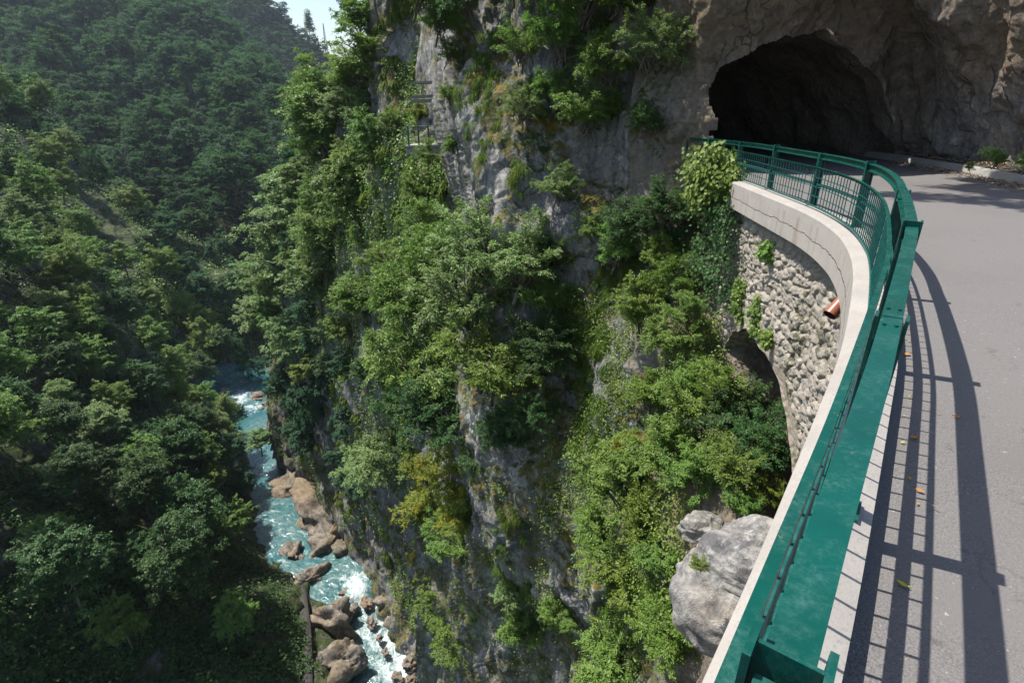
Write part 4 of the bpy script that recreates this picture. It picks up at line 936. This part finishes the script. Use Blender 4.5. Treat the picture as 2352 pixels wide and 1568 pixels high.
# --- undergrowth: leaves carpeting the slopes, one mass
def carpet(name, S_, n, L, mat, label, seed, cond, lift=.3, up=.5):
    r = np.random.RandomState(seed); nv, nu = S_.nv, S_.nu
    i = r.randint(1, nv - 1, n * 3); j = r.randint(1, nu - 1, n * 3)
    P = S_.P[i, j] + r.normal(size=(n * 3, 3)) * .06; N = S_.N[i, j]
    u = S_.ur[0] + (S_.ur[1] - S_.ur[0]) * j / (nu - 1); v = S_.vr[0] + (S_.vr[1] - S_.vr[0]) * i / (nv - 1)
    m_ = cond(u, v, P, N, r) & (S_.keep(u, v) if getattr(S_, 'keep', None) else True); P, N = P[m_][:n], N[m_][:n]
    P = P + N * (r.rand(len(P), 1) ** 2 * lift)
    nr = unit(N * .5 + np.array([0, 0, up]) + r.normal(size=P.shape) * .45); ax = unit(r.normal(size=P.shape) - [0, 0, .5]); ax = unit(ax - nr * (ax * nr).sum(1)[:, None])
    l = L * (.6 + .8 * r.rand(len(P))); V, F = leaf_geo(P, ax, nr, l, l * .6)
    o = mesh_np(name, V, F, mat, None, False, {'tint': np.repeat(r.rand(len(P)) * .6 + .4 * (pnoise(P, .6, 3) > 0), 4)}); tag(o, label, 'plants', kind='stuff'); return o
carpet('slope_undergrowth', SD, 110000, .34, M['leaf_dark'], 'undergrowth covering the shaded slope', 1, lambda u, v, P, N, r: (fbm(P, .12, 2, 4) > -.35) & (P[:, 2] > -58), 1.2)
carpet('spur_undergrowth', SCm, 60000, .6, M['leaf_mid'], 'undergrowth covering the spur', 2, lambda u, v, P, N, r: ~((u > 175) & (u < 310) & (v > 420 + (u - 175)) & (v < 640)), 1.5)
carpet('wall_creepers', SB, 130000, .2, M['leaf_mid'], 'creepers and moss plants covering the gorge wall', 3, lambda u, v, P, N, r: (fbm(P * [1, 1, .5], .16, 3, 8) + .25 * (v < 850) - .5 * ((v < 330) & (u > 860)) > -.02) & (P[:, 2] > -56), .9)
carpet('cliff_creepers', SA, 150000, .075, M['leaf_mid'], 'small leaved creepers growing over the near cliff', 4, lambda u, v, P, N, r: (u < 1680) & (v > 540) & (v < 1640) & (fbm(P * [1, 1, .7], .42, 3, 8) > .0), .5)

# --- hanging grass on the rock ledges
def grass(name, S_, n_tufts, L, label, seed, cond, nb=30, wd=.0085):
    r = np.random.RandomState(seed); nv, nu = S_.nv, S_.nu
    i = r.randint(2, nv - 2, n_tufts * 12); j = r.randint(2, nu - 2, n_tufts * 12)
    u = S_.ur[0] + (S_.ur[1] - S_.ur[0]) * j / (nu - 1); v = S_.vr[0] + (S_.vr[1] - S_.vr[0]) * i / (nv - 1)
    P, N = S_.P[i, j], S_.N[i, j]; m_ = cond(u, v, P, N) & (S_.keep(u, v) if getattr(S_, 'keep', None) else True); P, N = P[m_][:n_tufts], N[m_][:n_tufts]; n = len(P)
    sz = .5 + r.rand(n); P = np.repeat(P, nb, 0); N = np.repeat(N, nb, 0); sz = np.repeat(sz, nb)[:, None] * L
    P = P + r.normal(size=P.shape) * .07 * sz / L * np.array([1, 1, .6])
    d0 = unit(N * .8 + r.normal(size=P.shape) * .5 + [0, 0, .35]); g_ = np.array([0, 0, -1.])
    a = P; b = P + d0 * sz * .35; c = b + unit(d0 * .5 + g_ * .8) * sz * .35; e_ = c + unit(d0 * .12 + g_) * sz * .4
    sd = unit(np.cross(d0, g_ + r.normal(size=P.shape) * .4)) * wd * (L / .5)
    V = np.stack([a - sd, a + sd, b + sd, b - sd, c + sd * .7, c - sd * .7, e_ + sd * .1, e_ - sd * .1], 1)
    F = np.array([[0, 1, 2, 3], [3, 2, 4, 5], [5, 4, 6, 7]]); F = (np.arange(len(P))[:, None, None] * 8 + F[None]).reshape(-1, 4)
    o = mesh_np(name, V.reshape(-1, 3), F, M['grass'], None, False, {'tint': np.repeat(r.rand(n)[np.arange(len(P)) // nb] * .7 + r.rand(len(P)) * .3, 8)}); tag(o, label, 'grass', kind='stuff')
strip = lambda u, v, cu, cv, ru, rv: ((u - cu) / ru) ** 2 + ((v - cv) / rv) ** 2 < 1
def gA(u, v, P, N):
    z = (u < 1620) & (v > -40) & (v < 1600); q = fbm(P * [1, 1, .6], .55, 3, 15)
    m_ = strip(u, v, 1100, 150, 45, 110) | strip(u, v, 1110, 260, 40, 70) | strip(u, v, 1150, 320, 20, 60) | strip(u, v, 1210, 430, 20, 45) | strip(u, v, 1240, 260, 20, 70) | strip(u, v, 1340, 830, 60, 130) | strip(u, v, 1350, 990, 50, 80) | strip(u, v, 1190, 1200, 30, 60) | strip(u, v, 1180, 1300, 22, 80) | strip(u, v, 1230, 1400, 70, 30) | strip(u, v, 1060, 1450, 40, 130) | strip(u, v, 1290, 700, 40, 60) | strip(u, v, 1420, 650, 40, 40) | strip(u, v, 1480, 1150, 40, 50)
    return z & (m_ | ((q > .42) & (v > 560)))
grass('hanging_grass', SA, 1100, .48, 'long grass tufts hanging from ledges of the near cliff', 5, gA)
grass('wall_grass', SB, 1100, 1.0, 'grass tufts on ledges of the gorge wall', 6, lambda u, v, P, N: (fbm(P, .3, 3, 19) > .15) & (P[:, 2] > -54) & (u > 700), 20, .03)

# --- ivy over the far end of the parapet
def ivy(name, pts, n, spread, L, mat, label, cat, seed):
    r = np.random.RandomState(seed); pts = np.array(pts, float); i = r.randint(0, len(pts), n)
    P = pts[i] + r.normal(size=(n, 3)) * spread; P[:, 0] -= 0
    nr = unit(np.array([-.75, -.5, .35]) + r.normal(size=P.shape) * .35); ax = unit(np.array([0, 0, -1.]) + r.normal(size=P.shape) * .5); ax = unit(ax - nr * (ax * nr).sum(1)[:, None])
    l = L * (.6 + .7 * r.rand(n)); V, F = leaf_geo(P, ax, nr, l, l * .85); root = empty(name, tuple(pts[0])); tag(root, label, cat)
    o = mesh_np('leaves', V, F, mat, None, False, {'tint': np.repeat(r.rand(n), 4)}); o.parent = root; o.matrix_parent_inverse = Matrix.Translation(-Vector(pts[0]))
    mb = MB(); q = pts[np.argsort(-pts[:, 2])]; mb.tube(q[::max(1, len(q) // 8)], .02, 5); s_ = mb.build('stem', M['bark'], sm=True); s_.parent = root; s_.matrix_parent_inverse = Matrix.Translation(-Vector(pts[0]))
Lp = []
r_ = random.Random(8)
for _ in range(60):
    u, v = r_.uniform(1590, 1685), r_.uniform(345, 470); 
    if (u - 1635) ** 2 / 52 ** 2 + (v - 405) ** 2 / 62 ** 2 < 1: Lp.append(at(u, v, 13.6 + r_.uniform(-.3, .3)))
ivy('ivy', Lp, 5200, .13, .115, M['leaf_mid'], 'thick ivy cushion smothering the far end of the concrete parapet', 'ivy', 1)
Lp = [at(r_.uniform(1640 - (v - 480) * .0, 1672), v, 13.2) for v in np.linspace(470, 690, 50)] + [at(r_.uniform(1600, 1650), v, 13.6) for v in np.linspace(470, 640, 30)]
ivy('ivy', Lp, 1300, .16, .085, M['leaf_dark'], 'ivy trailing down beside the masonry under the parapet end', 'ivy', 2)
for u, v, ru, rv, kd, lb in ((1745, 730, 22, 45, 'leaf_mid', 'small plant clump rooted in the masonry above the arch'), (1772, 775, 26, 16, 'leaf_bright', 'bright plant rooted in the masonry right of the clump'), (1770, 575, 22, 14, 'leaf_bright', 'low yellowish plant high on the masonry under the beam'), (1700, 690, 12, 50, 'leaf_mid', 'strand of creeper on the left edge of the masonry')):
    # find the masonry under this sight line
    q = P0.reshape(-1, 3); rr_ = q - [0, 0, CAM_H]; dd = rr_[:, 1] * math.cos(PITCH) - rr_[:, 2] * math.sin(PITCH); tgt = at(u, v, 1.0) - [0, 0, CAM_H]
    k_ = int(np.argmin(((rr_ / dd[:, None] - tgt) ** 2).sum(1))); t_ = dd[k_]; Lp = []
    for _ in range(40):
        a = r_.uniform(0, 6.28); f = math.sqrt(r_.random()); Lp.append(at(u + ru * f * math.cos(a), v + rv * f * math.sin(a), t_ - .05))
    ivy('wall_plant', Lp, 420, .05, .085, M[kd], lb, 'plant', int(u))

# --- small plants at the foot of the rock wall across the road, litter along the kerb
for u, v, s_, kd, lb in ((2270, 392, .26, 'bright', 'green weed clump behind the far kerb, left one'), (2338, 408, .28, 'mid', 'weed clump behind the far kerb at the picture edge'), (2225, 392, .14, 'mid', 'low weed just left of the weed clumps'), (2255, 372, .22, 'dark', 'dark fern on the rock foot above the weeds')):
    p_ = hit_z(u, v + 14, -.05); place(NEAR[kd][0], Vector(p_) + Vector((0, 0, s_ * .6)), s_, rnd.uniform(0, 6), lb, 'plant', 'weeds behind the kerb')
rl = np.random.RandomState(12); n = 5200; i = rl.randint(60, len(FKd) - 30, n)
i = i[(FKd[i][:, 1] > 6) & (FKd[i][:, 1] < 19)]; n = len(i); off = np.where(rl.rand(n) < .55, .18 + np.abs(rl.normal(size=n)) * .35, -.02 - np.abs(rl.normal(size=n)) * .22)
q = FKd[i] + Nf[i] * off[:, None] + rl.normal(size=(n, 2)) * .1
z = np.where(off > 0, road_z(q[:, 0], q[:, 1]) + .20 + .10 * off, road_z(q[:, 0], q[:, 1]) + .02); P = np.c_[q, z + rl.rand(n) * .03]
ax = unit(np.c_[rl.normal(size=(n, 2)), rl.normal(size=n) * .15]); nr = unit(np.c_[rl.normal(size=(n, 2)) * .3, np.ones(n)]); V, F = leaf_geo(P, ax, nr, .05 + .06 * rl.rand(n), .035, .3)
o = mesh_np('leaf_litter', V, F, M['litter'], None, False, {'tint': np.repeat(rl.rand(n), 4)}); tag(o, 'dry leaves and gravel gathered along the far kerb', 'litter', kind='stuff')
# needles and grit scattered on the asphalt
n = 260; q = np.c_[rl.uniform(1.5, 9, n), rl.uniform(.6, 12, n)]; i_ = [kidx(*a) for a in q]; ok = np.array([np.dot(a - Kc[k_], Nn[k_]) > .5 for a, k_ in zip(q, i_)]); q = q[ok]; n = len(q)
P = np.c_[q, road_z(q[:, 0], q[:, 1]) + .018]; ax = unit(np.c_[rl.normal(size=(n, 2)), rl.normal(size=n) * .05]); V, F = leaf_geo(P, ax, np.tile([0, 0, 1.], (n, 1)), .02 + .06 * rl.rand(n), .006, .2)
o = mesh_np('grit', V, F, M['litter'], None, False, {'tint': np.repeat(rl.rand(n) * .5, 4)}); tag(o, 'twigs and grit strewn over the asphalt', 'grit', kind='stuff')
# single fallen leaves (places seen in source pixels of the photograph)
FS = .6
FL = [(2266, 889, .10, 'orange crumpled leaf at the kerb shadow, the largest'), (2272, 995, .06, 'small yellow leaf in the kerb shadow'), (2390, 1045, .08, 'yellow green leaf beside the broad beam shadow'), (2282, 1098, .09, 'long yellow leaf beside the lower rail shadow'), (2255, 1110, .05, 'small orange leaf left of the long yellow one'), (2272, 1200, .05, 'orange leaf between two bar shadows'), (2298, 1232, .07, 'orange yellow leaf on the lower rail shadow'), (2292, 1263, .04, 'tiny yellow leaf below the orange yellow one'), (2255, 1466, .08, 'yellow leaf on a bar shadow at the bottom'), (2298, 798, .05, 'yellow leaf at the far bend of the fence shadow'), (2272, 856, .05, 'green yellow leaf just above the largest one')]
for n_, (x, y, L, lb) in enumerate(FL):
    r3 = ray(x / 1.08844, y / 1.08844); t_ = -CAM_H / (r3[2] - .016 * r3[0] + .030 * r3[1]); c = r3 * t_ + [0, 0, CAM_H]; L *= FS
    rs_ = np.random.RandomState(n_); ks = np.linspace(0, 1, 7); a = rs_.rand() * 6.28; dx = np.array([math.cos(a), math.sin(a), 0]); dy = np.array([-dx[1], dx[0], 0])
    rows = [[dx * (t - .5) * L + dy * s_ * L * .22 * math.sin(math.pi * min(1, t + .02)) + np.array([0, 0, .012 + L * .14 * (abs(s_) * .8 + math.sin(t * 5 + n_) * .4)]) for s_ in (-1, -.4, .4, 1)] for t in ks]
    o = mesh_np('fallen_leaf', np.array(rows).reshape(-1, 3), grid_faces(7, 4), M['dry_leaf'], None, True); o.location = c; tag(o, lb, 'leaf', 'fallen leaves on the road')

# --- road ledge beyond the cliff, with slab and fence, and the concrete remnants above
lg = empty('road_ledge', tuple(at(975, 335, 34.5))); tag(lg, 'concrete road ledge with wire fence coming out of the cliff beyond the tunnel', 'ledge')
inv = Matrix.Translation(-Vector(at(975, 335, 34.5)))
a3, b3 = at(942, 332, 34.6), at(1050, 330, 34.0); dv_ = unit(b3 - a3); pr_ = unit(np.cross(dv_, [0, 0, 1.]))
mb = MB(); mb.box((a3 + b3) / 2 + pr_ * -0 + [0, 0, -.05], (b3 - a3) / 2, pr_ * .9, (0, 0, .05)); mb.box((a3 + b3) / 2 - pr_ * 0 + [0, 0, -.32], (b3 - a3) / 2 * .98, pr_ * .8, (0, 0, .2)); o = mb.build('slab', M['kerb_stone'], uv=np.zeros((16, 2))); o.parent = lg; o.matrix_parent_inverse = inv
for q in np.linspace(.08, .92, 5):
    mb = MB(); c = a3 + (b3 - a3) * q - pr_ * .8; c2 = a3 + (b3 - a3) * q + pr_ * .8; c = c if np.linalg.norm(c[:2]) < np.linalg.norm(c2[:2]) else c2
    mb.box(c + [0, 0, .55], dv_ * .04, pr_ * .04, (0, 0, .55)); o = mb.build('post', M['dark_green']); o.parent = lg; o.matrix_parent_inverse = inv
sg = -1 if np.linalg.norm((a3 - pr_ * .8)[:2]) < np.linalg.norm((a3 + pr_ * .8)[:2]) else 1
mb = MB()
for h in (.25, .45, .65, .85, 1.08): mb.tube([a3 + pr_ * sg * .8 + [0, 0, h], b3 + pr_ * sg * .8 + [0, 0, h]], .018 if h > 1 else .01, 5)
o = mb.build('wires', M['dark_green']); o.parent = lg; o.matrix_parent_inverse = inv
cr_ = empty('concrete_gallery', tuple(at(975, 215, 34))); inv = Matrix.Translation(-Vector(at(975, 215, 34))); tag(cr_, 'broken concrete slabs of an old gallery stuck to the cliff above the road ledge', 'concrete remnant')
for (u, v, t_, hw, hh, nm) in ((985, 190, 34.2, .9, .06, 'upper_slab'), (985, 222, 33.8, .85, .07, 'lower_slab'), (984, 232, 33.9, .8, .10, 'beam')):
    mb = MB(); mb.box(at(u, v, t_), dv_ * hw, pr_ * .9, (0, 0, hh)); o = mb.build(nm, M['old_concrete'], uv=np.zeros((8, 2))); o.parent = cr_; o.matrix_parent_inverse = inv

# cables pinned to the rock right of the portal
for pts, lb in ((((2125, 0), (2140, 50), (2158, 95), (2185, 128), (2215, 145)), 'slack steel cable pinned to the rock above the portal'), (((2216, 146), (2222, 175), (2226, 205), (2240, 235)), 'short cable hanging down the rock wall beside the portal')):
    P_ = []; 
    for u, v in pts: p_, n3 = SA.get(u, v); P_.append(p_ + n3 * .18)
    P_ = np.array(P_); t_ = np.linspace(0, len(P_) - 1, 30); P_ = np.array([np.interp(t_, range(len(P_)), P_[:, j]) for j in range(3)]).T
    for _ in range(6): P_[1:-1] = (P_[:-2] + P_[1:-1] + P_[2:]) / 3
    mb = MB(); mb.tube(P_, .014, 6); tag(mb.build('steel_cable', M['cable'], sm=True), lb, 'cable')

# trees on top of the cliff: out of the picture, they throw the dappled shade on the road
for n_, (x, y, L_, s_) in enumerate(((7.6, 11.9, 11, .9), (8.3, 11.0, 12, .8), (8.7, 9.9, 11, .7), (9.6, 12.6, 11, 1.1), (10.4, 11.6, 12, 1.0), (9.4, 11.2, 10, .8), (10.8, 13.6, 12, 1.2), (10.2, 10.2, 12, .7))):
    q = Vector((x, y, -.2)) + SUN * L_
    place(NEAR['mid'][n_ % 2], q, s_, n_ * 2.0, 'bush leaning out from the top of the cliff over the road', 'shrub', 'bushes above the road', (0, .3))

# ------------------------------------------------------------------ the air of the valley
hz = MB(); hz.box((0, 480, 35), (1250, 0, 0), (0, 560, 0), (0, 0, 103)); hz_o = hz.build('haze', None)
hm_ = bpy.data.materials.new('haze'); hm_.use_nodes = True; ht = hm_.node_tree; ht.nodes.clear()
vo = ht.nodes.new('ShaderNodeVolumePrincipled'); vo.inputs['Density'].default_value = .00010; vo.inputs['Color'].default_value = (.72, .84, 1, 1); vo.inputs['Anisotropy'].default_value = .2
oo = ht.nodes.new('ShaderNodeOutputMaterial'); ht.links.new(vo.outputs[0], oo.inputs['Volume']); hz_o.data.materials.append(hm_); tag(hz_o, 'thin bluish air of the valley', 'haze', kind='stuff')
